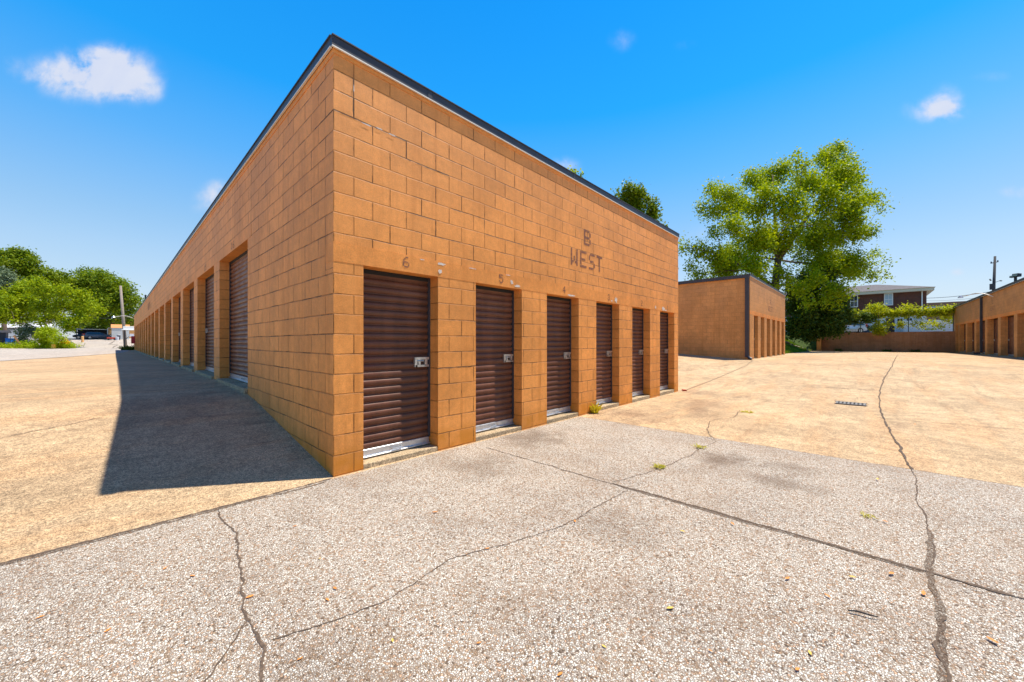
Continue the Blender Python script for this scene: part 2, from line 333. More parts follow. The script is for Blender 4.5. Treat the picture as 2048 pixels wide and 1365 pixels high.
M_asphalt = mat('grey_asphalt', (.16, .155, .15), .9, noise=.2, nscale=5)
def leafmat(name, a, b_, tr=.35, rough=.5):
    m = bpy.data.materials.new(name); m.use_nodes = True; t = m.node_tree; t.nodes.clear()
    o = N(t, 'ShaderNodeOutputMaterial'); ge = N(t, 'ShaderNodeNewGeometry')
    c = mix_(t, ge.outputs['Random Per Island'], a, b_)
    pb = N(t, 'ShaderNodeBsdfPrincipled'); L(t, c, pb.inputs['Base Color']); pb.inputs['Roughness'].default_value = rough; pb.inputs['Specular IOR Level'].default_value = .15
    tl = N(t, 'ShaderNodeBsdfTranslucent'); L(t, mix_(t, 1.0, c, (1.5, 1.35, .6), 'MULTIPLY'), tl.inputs[0])
    ms = N(t, 'ShaderNodeMixShader'); ms.inputs[0].default_value = tr
    L(t, pb.outputs[0], ms.inputs[1]); L(t, tl.outputs[0], ms.inputs[2]); L(t, ms.outputs[0], o.inputs[0])
    return m
M_leaf_bright = leafmat('bright_leaf', (.20, .30, .004), (.38, .46, .005))
M_leaf_mid = leafmat('mid_leaf', (.10, .18, .007), (.24, .30, .009))
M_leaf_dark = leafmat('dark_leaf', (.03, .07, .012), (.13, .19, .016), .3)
M_leaf_grey = leafmat('grey_leaf', (.11, .16, .09), (.19, .24, .13), .2)
M_leaf_yellow = leafmat('yellow_green_leaf', (.30, .38, .015), (.48, .50, .02), .4)
M_leaf_fol = leafmat('yard_leaf', (.17, .27, .005), (.36, .42, .006))
M_bark = mat('bark', (.12, .08, .055), .9, noise=.35, nscale=12, bump=1, bscale=25)
M_wood = mat('weathered_wood', (.27, .22, .18), .85, noise=.25, nscale=10)
M_darkwood = mat('dark_pole_wood', (.06, .055, .055), .85)

# ------------------------------------------------------------------ setting: ground sheets
def frange(a, b, s):
    n = max(1, int(round((b - a) / s))); return [a + (b - a) * i / n for i in range(n + 1)]
def sheet(name, xs, ys, dz, m, parent=None, keep=None):
    bm = bmesh.new(); V = {}
    def vv(i, j):
        if (i, j) not in V: V[i, j] = bm.verts.new((xs[i], ys[j], g(xs[i], ys[j]) + dz))
        return V[i, j]
    for i in range(len(xs) - 1):
        for j in range(len(ys) - 1):
            if keep and not keep((xs[i] + xs[i + 1]) / 2, (ys[j] + ys[j + 1]) / 2): continue
            bm.faces.new((vv(i, j), vv(i + 1, j), vv(i + 1, j + 1), vv(i, j + 1)))
    return build(name, bm, m, parent, smooth=True, recalc=False)
XS = [-900, -400, -150, -80, -50] + frange(-40, 0, 4) + frange(0, 9.4, 2.35)[1:] + frange(9.4, 32.2, 1.2)[1:] + [32.3] + frange(34, 57.05, 2.5) + [57.11, 60, 80, 120, 300, 900]
YS = [-900, -300, -100, -50, -25] + frange(-12, 0, 2) + frange(0, 4, .25)[1:] + frange(4, 10, .75)[1:] + frange(10, 60, 5)[1:] + [60.01] + frange(64, 144, 6) + [200, 400, 900]
gr = sheet('ground', XS, YS, -.06, M_grassground); gr['kind'] = 'structure'
XY = [x for x in XS if -50 <= x <= 57.06]; YY = [y for y in YS if -50 <= y <= 136]
yard = sheet('concrete_yard', XY, YY, -.004, M_tan, keep=lambda x, y: not (x > 32.2 and y > .9) and y < 66); yard['kind'] = 'structure'
xa = sorted(set(frange(-40, -4, 3) + frange(-4, 4.33, .5))); ya = [-40, -20, -10] + frange(-6, -.06, .5)
agg = sheet('aggregate_slab', xa, ya, .004, M_agg); agg['kind'] = 'structure'
# pale road: everything left of a slanted joint
bm = bmesh.new(); rows = []
J = [(-14.5, -14), (-11.3, -.1), (-11.1, .9), (-10.7, 2.2), (-10.4, 3.8), (-8.9, 10), (-6.5, 20), (-5.08, 24.74), (-3.4, 31), (-1.36, 39.7), (-.9, 44), (-.55, 50), (-.4, 57), (-.3, 66)]
for (x, y) in J:
    rows.append([bm.verts.new((x - o, y, g(x - o, y) + .006)) for o in (0, 3, 8, 16, 40, 90)])
for y in frange(72, 130, 6):
    rows.append([bm.verts.new((x, y, g(x, y) + .006)) for x in (12, 6, 0, -8, -30, -80)])
for a, b_ in zip(rows, rows[1:]):
    for i in range(5): bm.faces.new((a[i], b_[i], b_[i + 1], a[i + 1]))
road = build('road', bm, M_pale, smooth=True); road['kind'] = 'structure'
for f in road.data.polygons: pass
bank = sheet('grass_bank', [x for x in XS if 32.1 <= x <= 57.06], [.9, 1.2, 1.6, 2, 2.5, 3, 3.5, 4, 4.5, 5.2, 8, 14, 30, 60], .01, M_grassground); bank['kind'] = 'structure'
lot = sheet('upper_lot', [57.2, 60, 80, 120], [-60, -30, 0, 30, 60], .01, M_asphalt); lot['kind'] = 'structure'

# cracks: children of the slab they run in
rng = random.Random(5)
def crack(parent, pts, wid, dz, m=M_crack, step=.035, jit=.012, name='crack', wj=.6):
    pp = []
    for (a, b_) in zip(pts, pts[1:]):
        a = Vector((*a, 0)); b_ = Vector((*b_, 0)); n = max(1, int((b_ - a).length / step)); n = min(n, 400)
        for k in range(n): pp.append(a.lerp(b_, k / n))
    pp.append(Vector((*pts[-1], 0)))
    bm = bmesh.new(); prev = None; off = 0
    for i, p in enumerate(pp):
        d = (pp[min(i + 1, len(pp) - 1)] - pp[max(0, i - 1)]); d = d.normalized() if d.length else Vector((1, 0, 0))
        n = Vector((-d.y, d.x, 0)); off = off * .8 + rng.uniform(-jit, jit) * (.55 if step < .03 else .8)
        q = p + n * off; ww = wid * (.9 if m is M_crackedge else .8) * (1 + rng.uniform(-wj, wj) * (.45 if m is M_crackedge else 1)) * (.3 if i in (0, len(pp) - 1) else 1)
        a = q + n * ww / 2; c = q - n * ww / 2
        r = (bm.verts.new((a.x, a.y, g(a.x, a.y) + dz)), bm.verts.new((c.x, c.y, g(c.x, c.y) + dz)))
        if prev: bm.faces.new((prev[0], prev[1], r[1], r[0]))
        prev = r
    return build(name, bm, m, parent, recalc=False)
jx = 1.75
crack(agg, [(jx, -.32), (jx + .01, -1.2), (jx, -2.2)], .014, .0065)
crack(agg, [(jx, -2.2), (jx, -3.2), (jx + .01, -4.1)], .045, .0065, M_crackedge, jit=.008)
crack(agg, [(jx + .01, -2.1), (jx + .012, -3.2), (jx + .02, -4.1), (jx, -5.2), (jx, -7)], .026, .0085, jit=.008)
crack(agg, [(4.33, -4.2), (3.88, -4.22), (3.2, -4.17), (2.72, -4.19), (2.14, -4.17), (1.75, -4.12)], .012, .0065, jit=.008)
crack(agg, [(2.5, -4.18), (1.75, -4.12), (1.46, -4.12), (1.19, -4.1), (.74, -4.07), (.2, -4.05), (-1, -4.0)], .032, .0075, M_crackedge, jit=.008)
crack(agg, [(1.3, -4.13), (1.0, -4.08), (.8, -4.1), (.4, -4.05)], .012, .0095)
crack(agg, [(1.72, -2.28), (.78, -2.25), (.28, -2.12), (-.09, -1.98), (-.2, -2.01), (-.51, -2.05), (-.79, -1.99), (-1.02, -1.93)], .008, .0065, step=.02)
crack(agg, [(4.3, -2.2), (4.15, -2.36), (3.63, -2.31), (3.21, -2.33), (2.4, -2.24), (1.78, -2.09)], .010, .0065, step=.025)
crack(agg, [(-.93, -.08), (-.94, -.37), (-.9, -.63), (-.96, -.97), (-.98, -1.25), (-1.02, -1.4), (-1.06, -1.67), (-1.04, -1.84), (-1.04, -1.95), (-1.09, -2.12), (-1.1, -2.5)], .013, .0065, step=.02)
crack(agg, [(-1.06, -1.7), (-1.14, -1.81), (-1.2, -1.89), (-1.26, -1.97), (-1.3, -2.1)], .008, .0065, step=.02)
# gap along the edges of the slab
crack(agg, [(-12, -.06), (-1, -.06), (-.02, -.05)], .03, .0065, jit=.004)
crack(agg, [(-3, -.10), (-1, -.095), (-.1, -.09)], .035, .006, M_crackedge, jit=.01)
crack(yard, [(4.33, -.25), (4.34, -2.5), (4.335, -7)], .012, .0045, jit=.003)
crack(yard, [(35.9, -5.42), (28, -5.0), (19.65, -4.6), (15, -4.25), (12.22, -4.11), (10, -4.05), (8.25, -4.07), (6.6, -4.13), (5.23, -4.16), (4.33, -4.2)], .024, .0045, step=.06, jit=.012)
crack(yard, [(12.3, -3.0), (12.35, -4.1)], .03, .0045); crack(yard, [(12.6, -.5), (12.5, -1.8), (12.3, -3.0)], .01, .0045)
crack(yard, [(9.2, -1.4), (9.25, -2.5), (9.3, -4.05)], .012, .0045)
crack(yard, [(8.0, -4.1), (8.3, -5.5), (8.25, -8)], .014, .0045)
crack(yard, [(9.7, -.1), (13, -.08), (17.5, -.05), (20.5, 0.3)], .022, .0045, jit=.003)
crack(yard, [(4.2, -2.35), (4.6, -2.15), (4.92, -2.03), (5.57, -1.89), (6.3, -2.1), (7.2, -2.0)], .010, .0045)
crack(yard, [(6.1, -1.0), (6.6, -1.7), (7.0, -2.2)], .008, .0045)
crack(yard, [(-3.4, 2.0), (-2.4, 2.45), (-1.6, 2.9)], .012, .0045); crack(yard, [(-7, 6.1), (-3, 6.3), (-.2, 6.2)], .012, .0045, jit=.005)
crack(yard, [(-12, 12.2), (-5, 12.3), (-.2, 12.2)], .014, .0045, jit=.005)
crack(road, [(-11.3, -.1), (-10.4, 3.8), (-8.9, 10), (-6.5, 20), (-5.08, 24.74), (-3.4, 31), (-1.36, 39.7)], .06, .012, step=.3, jit=.03)
crack(road, [(-1.8, 72), (-1.2, 82), (-2.2, 86), (-1.5, 98)], .16, .02, step=.5, jit=.08)
crack(road, [(-14, 42), (-8, 43), (-3, 44)], .07, .012, step=.3, jit=.05)
crack(road, [(-12, 34), (-9, 35)], .05, .012, step=.3, jit=.05)

# ------------------------------------------------------------------ storage buildings
FONT = {'W': '10001 10001 10001 10101 10101 11011 10001', 'E': '11111 10000 10000 11110 10000 10000 11111', 'S': '01111 10000 10000 01110 00001 00001 11110',
        'T': '11111 00100 00100 00100 00100 00100 00100', 'B': '11110 10001 10001 11110 10001 10001 11110', 'A': '01110 10001 10001 11111 10001 10001 10001',
        'N': '10001 11001 11001 10101 10011 10011 10001', 'O': '01110 10001 10001 10001 10001 10001 01110', 'R': '11110 10001 10001 11110 10100 10010 10001',
        'H': '10001 10001 10001 11111 10001 10001 10001', 'C': '01111 10000 10000 10000 10000 10000 01111',
        '0': '01110 10001 10001 10001 10001 10001 01110', '1': '00100 01100 00100 00100 00100 00100 01110', '2': '01110 10001 00001 00110 01000 10000 11111',
        '3': '01110 10001 00001 00110 00001 10001 01110', '4': '00010 00110 01010 10010 11111 00010 00010', '5': '11111 10000 11110 00001 00001 10001 01110',
        '6': '00110 01000 10000 11110 10001 10001 01110', '7': '11111 00001 00010 00100 00100 01000 01000', '8': '01110 10001 10001 01110 10001 10001 01110', '9': '01110 10001 10001 01111 00001 00010 01100'}
def letter(parent, ch, F, u, z, wd, ht, proud=.004, rev=False):
    bm = bmesh.new(); rows = FONT[ch].split(); cw = wd / 5; chh = ht / 7; V = {}
    def vv(i, j):
        if (i, j) not in V:
            uu = u + (wd - i * cw if rev else i * cw); V[i, j] = bm.verts.new(F(uu, -proud, z + ht - j * chh))
        return V[i, j]
    for j, r in enumerate(rows):
        for i, c in enumerate(r):
            if c == '1': bm.faces.new((vv(i, j), vv(i, j + 1), vv(i + 1, j + 1), vv(i + 1, j)))
    # soften the outline a little
    bmesh.ops.subdivide_edges(bm, edges=bm.edges, cuts=1); bmesh.ops.smooth_vert(bm, verts=bm.verts, factor=.35, use_axis_x=True, use_axis_y=True, use_axis_z=True)
    return build('stencil_letter' if ch.isalpha() else 'stencil_number', bm, M_stencil, parent)
def door(parent, F, u0, u1, z0, z1, depth=.205, latch_side=1, zlatch=None, latch=True):
    """corrugated roll-up curtain: door > bottom_bar, latch, side_track, handle"""
    bm = bmesh.new(); pitch = .0875; z = z0 + .1; pts = []
    while z < z1 - .001:
        for k in range(8):
            t = k / 8; zz = z + (0, .06, .22, .38, .54, .68, .78, .86)[k] * pitch
            if zz > z1: break
            bul = (0, .62, .92, 1, .97, .80, .30, 0)[k]
            pts.append((zz, -.026 * bul))
        z += pitch
    pr = None
    for (zz, y) in pts:
        r = (bm.verts.new(F(u0, depth + y, zz)), bm.verts.new(F(u1, depth + y, zz)))
        if pr: bm.faces.new((pr[0], pr[1], r[1], r[0]))
        pr = r
    d = build('door', bm, M_door, parent, smooth=True)
    bm = bmesh.new(); box(bm, u0 + .01, u1 - .01, depth - .028, depth + .02, z0 + .012, z0 + .1, F); box(bm, u0 + .01, u1 - .01, depth - .055, depth - .028, z0 + .012, z0 + .03, F)
    bevel(bm, .004, 1); build('bottom_bar', bm, M_alu, d)
    um = (u0 + u1) / 2
    bm = bmesh.new(); tube(bm, [F(um - .07, depth - .03, z0 + .065), F(um - .06, depth - .06, z0 + .055), F(um + .06, depth - .06, z0 + .055), F(um + .07, depth - .03, z0 + .065)], .006, 6); build('handle', bm, M_steel, d)
    for ua in (u0, u1 - .028):
        bm = bmesh.new(); box(bm, ua, ua + .028, depth - .04, depth - .012, z0 + .1, z1, F); build('side_track', bm, M_metal_dark, d)
    bm = bmesh.new(); box(bm, u0 + .002, u1 - .002, depth - .035, depth - .005, z1 - .05, z1 - .003, F); build('header_gap_shade', bm, M_black, d)  # black strip stands in for the dark gap where the curtain rolls up
    if latch:
        zl = zlatch or z0 + 1.03; s = 1 if latch_side > 0 else -1; ue = (u1 if s > 0 else u0) - s * .03
        bm = bmesh.new()
        for (a, b_, c, e) in ((-.19, 0, .045, .075), (-.19, 0, -.045, -.02), (-.2, -.165, -.045, .075), (-.06, -.02, -.03, .06), (-.15, -.12, -.02, .05)):
            ua, ub = sorted((ue + s * a, ue + s * b_)); box(bm, ua, ub, depth - .05 - (.004 if c > 0 else 0), depth - .018, zl + min(c, e), zl + max(c, e), F)
        tube(bm, [F(ue - s * .17, depth - .055, zl + .03), F(ue - s * .08, depth - .055, zl + .03)], .009, 8)
        build('latch', bm, M_steel, d)
    return d
def irregular_patch(F, u, z, ru, rz, seed, proud):
    r = random.Random(seed); bm = bmesh.new(); n = 16; v = []
    for k in range(n):
        a = 2 * math.pi * k / n; q = r.uniform(.45, 1.1); v.append(bm.verts.new(F(u + ru * q * math.cos(a), -proud, z + rz * q * math.sin(a))))
    bm.faces.new(v); return bm
def fascia(parent, F, u0, u1, z0, z1, out_=.024, m=M_metal_dark, seams=(), e0=0, e1=0):
    bm = bmesh.new(); box(bm, u0 - e0, u1 + e1, -out_, .0, z0, z1, F)
    box(bm, u0 - e0, u1 + e1, -out_ - .012, .06, z1, z1 + .012, F)
    for s in seams: box(bm, s - .03, s + .03, -out_ - .004, -out_, z0 + .003, z1 - .001, F)
    f = build('fascia', bm, m, parent)
    for s in seams:
        bm = bmesh.new(); box(bm, s + .03, s + .037, -out_ - .003, -out_, z0 + .003, z1 - .001, F); build('lap_joint', bm, M_black, f)
    bm = bmesh.new(); box(bm, u0 - e0, u1 + e1, -out_ - .010, -out_ + .01, z0 - .012, z0, F); build('drip_edge', bm, M_drip, f)
    return f

# ---- building B
B = empty('storage_building', (0, 0, 0), 'long nearest orange block storage building marked B WEST with six narrow brown doors', 'building', 'orange block self storage buildings')
ZT = 4.275; ZL = 2.152; ZLT = 2.345; W0 = 9.398; YL = 57.1
FB = ID
FL = lambda u, w_, z: (w_, u, z)
fr = [(.306, 1.254), (1.871, 2.808), (3.429, 4.377), (4.995, 5.935), (6.552, 7.508), (8.12, 9.107)]
lo = [(3.511 + 3.05 * k, 3.511 + 3.05 * k + 2.42) for k in range(17)]
bm = bmesh.new(); th = .2
ps = [0.0] + [x for a in fr for x in a] + [W0]
for i in range(0, len(ps), 2): box(bm, ps[i], ps[i + 1], 0, th, -.4, ZL)
box(bm, 0, W0, 0, th, ZLT, ZT)
zl2, zlt2 = 3.03, 3.23; ys = 3.28
box(bm, th, 0, ys, th, -.4, ZT) if False else box(bm, 0, th, th, ys, -.4, ZT)
box(bm, 0, th, ys, lo[0][0], -.4, zl2)
for k in range(17):
    e = lo[k + 1][0] if k < 16 else YL
    box(bm, 0, th, lo[k][1], e, -.4, zl2)
box(bm, 0, th, ys, YL, zlt2, ZT)
box(bm, W0 - th, W0, th, YL, -.4, ZT); box(bm, th, W0 - th, YL - th, YL, -.4, ZT)
wallB = build('wall', bm, M_block, B)
bm = bmesh.new(); box(bm, -.002, W0, -.003, th, ZL, ZLT); build('lintel', bm, M_lintel, B)
bm = bmesh.new(); box(bm, -.003, th, ys, YL, zl2, zlt2); build('lintel', bm, M_lintel, B)
bm = bmesh.new(); box(bm, .02, W0 - .02, .02, YL - .02, ZT, ZT + .08); build('roof', bm, M_metal_dark, B)
fascia(B, FB, 0, W0, ZT, 4.375, seams=(1.12, 4.2, 7.25), e0=.024, e1=.024)
fascia(B, FL, 0.0, YL, ZT, 4.375, seams=[3.2 + 3.05 * k for k in range(17)])
# soffit board under the drip edge
bm = bmesh.new(); box(bm, 0, W0, -.007, 0, ZT - .055, ZT - .002); box(bm, -.007, 0, -.007, YL, ZT - .075, ZT - .002); build('trim_board', bm, M_lintel, B)
for k, (a, b_) in enumerate(fr):
    zg = -.004 * (k + 1)
    door(B, FB, a, b_, .05, ZL, latch_side=1, zlatch=1.08)
    bm = bmesh.new(); box(bm, a, b_, .004, .3, -.3, .05 - .002 * k); bevel(bm, .006, 1); build('sill', bm, M_sill, B)
    ch = str(6 - k); um = a + (.46 if k == 0 else .44); letter(B, ch, FB, um, 2.2, .085, .125, proud=.006)
for k, (a, b_) in enumerate(lo):
    zb = g(0, a + 1.2) + .06
    door(B, FL, a, b_, zb, zl2, latch_side=1 if k % 2 else -1)
    bm = bmesh.new(); box(bm, a, b_, -.05, .3, -.2, zb, FL); bevel(bm, .008, 1); build('sill', bm, M_sill, B)
    u = a + 1.15; ch = str(18 - k - 2 + 0) if False else str(16 - k) if 16 - k > 0 else '1'
    for i, c in enumerate(ch): letter(B, c, FL, u - i * .16, 3.065, .12, .13, proud=.006, rev=True)
for i, (c, u) in enumerate(zip('WEST', (4.12, 4.42, 4.72, 5.0))): letter(B, c, FB, u, 2.735 + i * .0, .22, .31, proud=.003)
letter(B, 'B', FB, 4.55, 3.17, .24, .30, proud=.003)
for i, c in enumerate('NORTH'): letter(B, c, FL, 30.2 - i * .5, 3.45, .34, .4, proud=.004, rev=True)
letter(B, 'B', FL, 29.0, 4.0 - .12, .34, .3, proud=.004, rev=True)
c8_ = lambda n: n * .2032
# bare patches where the paint has peeled from the lintel
for i, (u, z, ru, rz) in enumerate(((1.30, 2.315, .07, .02), (1.02, 2.325, .04, .008), (1.8, 2.332, .07, .008), (2.50, 2.333, .07, .007), (2.58, 2.235, .035, .05), (2.70, 2.19, .07, .022), (4.12, 2.18, .13, .02), (5.78, 2.235, .09, .075), (5.6, 2.2, .04, .02), (7.83, 2.22, .05, .05), (8.32, 2.215, .12, .05), (8.45, 2.18, .12, .016), (1.28, 2.22, .03, .04), (.33, c8_(18) - .012, .07, .010), (.48, c8_(18) + .004, .05, .008), (.64, c8_(18) - .004, .05, .012), (.2, c8_(19.5), .006, .05))):
    build('peeled_patch', irregular_patch(FB, u, z, ru, rz, i, .0055 + i * .0002), M_peel, B)
# stepped cracks in the joints
def joint_crack(F, pts, wid, proud):
    bm = bmesh.new()
    r = random.Random(len(pts) + int(pts[0][0] * 10))
    for (a, b_) in zip(pts, pts[1:]):
        a = Vector((a[0], a[1])); b_ = Vector((b_[0], b_[1])); d = b_ - a; n = max(2, int(d.length / .04)); nn = Vector((-d.y, d.x)).normalized(); pr = None
        for k in range(n + 1):
            q = a + d * k / n + nn * r.uniform(-.003, .003); ww = wid * r.uniform(.3, 1.3) / 2
            v = (bm.verts.new(F(*(q + nn * ww), 0)[:0] or F((q + nn * ww).x, -proud, (q + nn * ww).y)), bm.verts.new(F((q - nn * ww).x, -proud, (q - nn * ww).y)))
            if pr: bm.faces.new((pr[0], pr[1], v[1], v[0]))
            pr = v
    return build('joint_crack', bm, M_crack, B)
c8 = lambda n: n * .2032
joint_crack(FB, [(0, c8(18)), (.25, c8(18)), (.62, c8(18)), (.813, c8(18)), (.813, c8(17)), (1.42, c8(17))], .009, .002)
joint_crack(FB, [(.2, c8(20)), (.2, c8(19)), (.203, c8(18))], .010, .002)
joint_crack(FB, [(.8, c8(14)), (1.22, c8(14)), (1.22, c8(13)), (1.6, c8(13))], .006, .002)
joint_crack(FB, [(1.5, c8(15)), (2.03, c8(15)), (2.03, c8(14)), (2.9, c8(14)), (2.9, c8(14) + .001), (4.0, c8(14))], .006, .002)
joint_crack(FB, [(2.8, c8(13)), (3.4, c8(13))], .008, .002); joint_crack(FB, [(5.3, c8(13)), (7.2, c8(13))], .010, .002); joint_crack(FB, [(6.2, c8(15)), (9.3, c8(15))], .010, .002)
joint_crack(FB, [(5.6, c8(17)), (8.4, c8(17))], .009, .002); joint_crack(FB, [(7.4, c8(14)), (9.35, c8(14))], .010, .002); joint_crack(FB, [(1.254, c8(5)), (1.87, c8(5) + .01)], .008, .002)
joint_crack(FL, [(3.28, 3.24), (3.28, 4.2)], .008, .002)
joint_crack(FL, [(.02, c8(18)), (.5, c8(18) - .002)], .008, .002)
joint_crack(FL, [(1.2, c8(7)), (1.6, c8(7)), (1.6, c8(6))], .006, .002); joint_crack(FL, [(.3, c8(9)), (.8, c8(9))], .005, .002); joint_crack(FL, [(2.0, c8(13)), (2.8, c8(13)), (2.8, c8(12)), (3.2, c8(12))], .006, .002)
joint_crack(FL, [(1.6, c8(5)), (2.03, c8(5)), (2.03, c8(4))], .006, .002); joint_crack(FL, [(.2, c8(12)), (.2, c8(10)+.05), (0.0, c8(10)+.05)], .005, .002)

def gooseneck(parent, base, outv, reach=1.2, rise=.25):
    bm = bmesh.new(); base = Vector(base); o = Vector(outv); pts = []
    for k in range(9):
        t = k / 8; pts.append(base + o * (reach * t) + Vector((0, 0, rise * math.sin(math.pi * min(1, t * 1.25) * .8))))
    tube(bm, pts, .025, 8); l = build('lamp_arm', bm, M_drip, parent)
    bm = bmesh.new(); e = pts[-1]; tube(bm, [e + Vector((0, 0, .06)), e, e + Vector((0, 0, -.10))], [.05, .09, .16], 12); build('lamp_head', bm, M_alu, l)
gooseneck(B, (0, 55.4, 3.95), (-1, 0, 0), 1.6, .3)
bm = bmesh.new(); box(bm, -.3, -.01, 53.4, 54.0, 1.2, 2.0); bevel(bm, .03, 2); build('red_meter_box', bm, mat('red_box_paint', (.45, .02, .03), .5), B)

# ---- building A
AX, AY, AZ = 20.77, .47, .45
A = empty('storage_building', (AX, AY, AZ), 'orange block storage building marked A WEST across the drive, in front of the maple', 'building', 'orange block self storage buildings')
FAF = ID
ow = [(.94 + 1.77 * k, .94 + 1.77 * k + 1.02) for k in range(6)]
bm = bmesh.new(); WA = 11.35; ZA = 4.27
ps = [0.0] + [x for a in ow for x in a] + [WA]
for i in range(0, len(ps), 2): box(bm, ps[i], ps[i + 1], 0, .2, -.6, 2.33)
box(bm, 0, WA, 0, .2, 2.53, ZA); box(bm, 0, .2, .2, 50, -.6, ZA); box(bm, WA - .2, WA, .2, 50, -.6, ZA); box(bm, .2, WA - .2, 49.8, 50, -.6, ZA)
build('wall', bm, M_block_far, A)
bm = bmesh.new(); box(bm, 0, WA, -.003, .2, 2.33, 2.53); build('lintel', bm, M_lintel, A)
bm = bmesh.new(); box(bm, .03, WA - .03, .03, 49.9, ZA, ZA + .08); build('roof', bm, M_metal_dark, A)
fascia(A, FAF, 0, WA, ZA, 4.38, e0=.1, e1=.03)
bm = bmesh.new(); box(bm, -.13, 0, -.0, 50, ZA - .07, 4.36); build('gutter', bm, M_metal_dark, A)
bm = bmesh.new(); box(bm, -.115, -.005, .03, .20, .14, ZA - .07); tube(bm, [(-.06, .115, .2), (-.09, .0, .08), (-.1, -.1, .03)], .07, 8); build('downspout', bm, M_metal_dark, A)
for k, (a, b_) in enumerate(ow):
    door(A, FAF, a, b_, .02, 2.33); letter(A, str(6 - k), FAF, a + .4, 2.36, .1, .13, proud=.006)
    bm = bmesh.new(); box(bm, a, b_, .004, .3, -.3, .02); build('sill', bm, M_sill, A)
for i, c in enumerate('WEST'): letter(A, c, FAF, 4.9 + i * .38, 2.78, .26, .32, proud=.003)
letter(A, 'A', FAF, 5.5, 3.2, .26, .32, proud=.003)

# ---- building C
CY = -10.4
C_ = empty('storage_building', (33 - 12, CY, .42), 'shaded orange block storage building at the right edge with a gooseneck lamp', 'building', 'orange block self storage buildings')
FC = lambda u, w_, z: (u, -w_, z)
WC = 57.9 - 21; ZC = 4.42
pl = sorted([54.71 - 3.84 * k - 21 for k in range(9)])     # near edge of each pillar (local)
bm = bmesh.new(); ops = []
edges = []
for p_ in pl: edges.append((p_, p_ + .72))
x = 0
for (a, b_) in edges:
    if a > x + .05: ops.append((x, a))
    box(bm, a, b_, 0, .35, -.6, 2.62, FC); x = b_
ops.append((x, x + .6 + .9)); box(bm, x + 1.5, WC, 0, .2, -.6, 2.62, FC)
box(bm, 0, WC, 0, .2, 2.82, ZC, FC); box(bm, 0, .2, .2, 9.5, -.6, ZC, FC); box(bm, WC - .2, WC, .2, 9.5, -.6, ZC, FC); box(bm, .2, WC - .2, 9.3, 9.5, -.6, ZC, FC)
build('wall', bm, M_block_far, C_)
bm = bmesh.new(); box(bm, 0, WC, -.003, .2, 2.62, 2.82, FC); build('lintel', bm, M_lintel, C_)
bm = bmesh.new(); box(bm, .03, WC - .03, .03, 9.4, ZC, ZC + .08, FC); build('roof', bm, M_metal_dark, C_)
fascia(C_, FC, 0, WC, ZC, 4.56, out_=.1, e0=.03, e1=.03)
for (a, b_) in ops:
    door(C_, FC, a, b_, .03, 2.62, depth=.345)
    bm = bmesh.new(); box(bm, a, b_, .004, .3, -.3, .03, FC); build('sill', bm, M_sill, C_)
bm = bmesh.new(); dx = 44.75 - 21; box(bm, dx - .09, dx + .09, -.13, -.003, .12, ZC, FC); box(bm, dx - .09, dx + .09, -.45, -.13, .0, .13, FC); build('downspout', bm, M_metal_dark, C_)
gooseneck(C_, (41.2 - 21, .02, 4.15), (.55, .82, 0), 1.7, .35)
for i, c in enumerate('EAST'): letter(C_, c, FC, 41.9 - 21 - i * .35, 3.2, .25, .3, proud=.003, rev=True)
letter(C_, 'C', FC, 41.4 - 21, 3.65, .25, .3, proud=.003, rev=True)

# ------------------------------------------------------------------ retaining wall
t = empty('retaining_wall', (57.05, .47, 0), 'long low brown stained block retaining wall closing off the far end of the yard', 'wall')
bm = bmesh.new(); box(bm, 0, .3, -10.9, -.4, -.2, 2.40); build('wall', bm, M_wallc, t)
bm = bmesh.new(); box(bm, -.02, .32, -10.9, -.4, 2.40, 2.46); bevel(bm, .01, 1); build('coping', bm, M_wallc, t)
bm = bmesh.new(); box(bm, -1.0, -.0, -.4, .0, -.2, 1.95); build('end_pier', bm, M_block_far, t)
bm = bmesh.new(); r = random.Random(3)
for k in range(16):
    s_ = r.uniform(.07, .16); p_ = Vector((r.uniform(-.95, .1), r.uniform(-.45, .0), 1.95)); zz = 1.98 + (p_.x + .95) * .42 * r.random()
    m4 = Matrix.Translation((p_.x, p_.y, zz)) @ Euler((r.random() * 3, r.random() * 3, 0)).to_matrix().to_4x4() @ Matrix.Diagonal((s_ * 1.4, s_, s_ * .8, 1))
    bmesh.ops.create_icosphere(bm, subdivisions=1, radius=1, matrix=m4)
build('rubble_cap', bm, mat('white_rubble', (.6, .6, .58), .9, noise=.3, nscale=9), t)

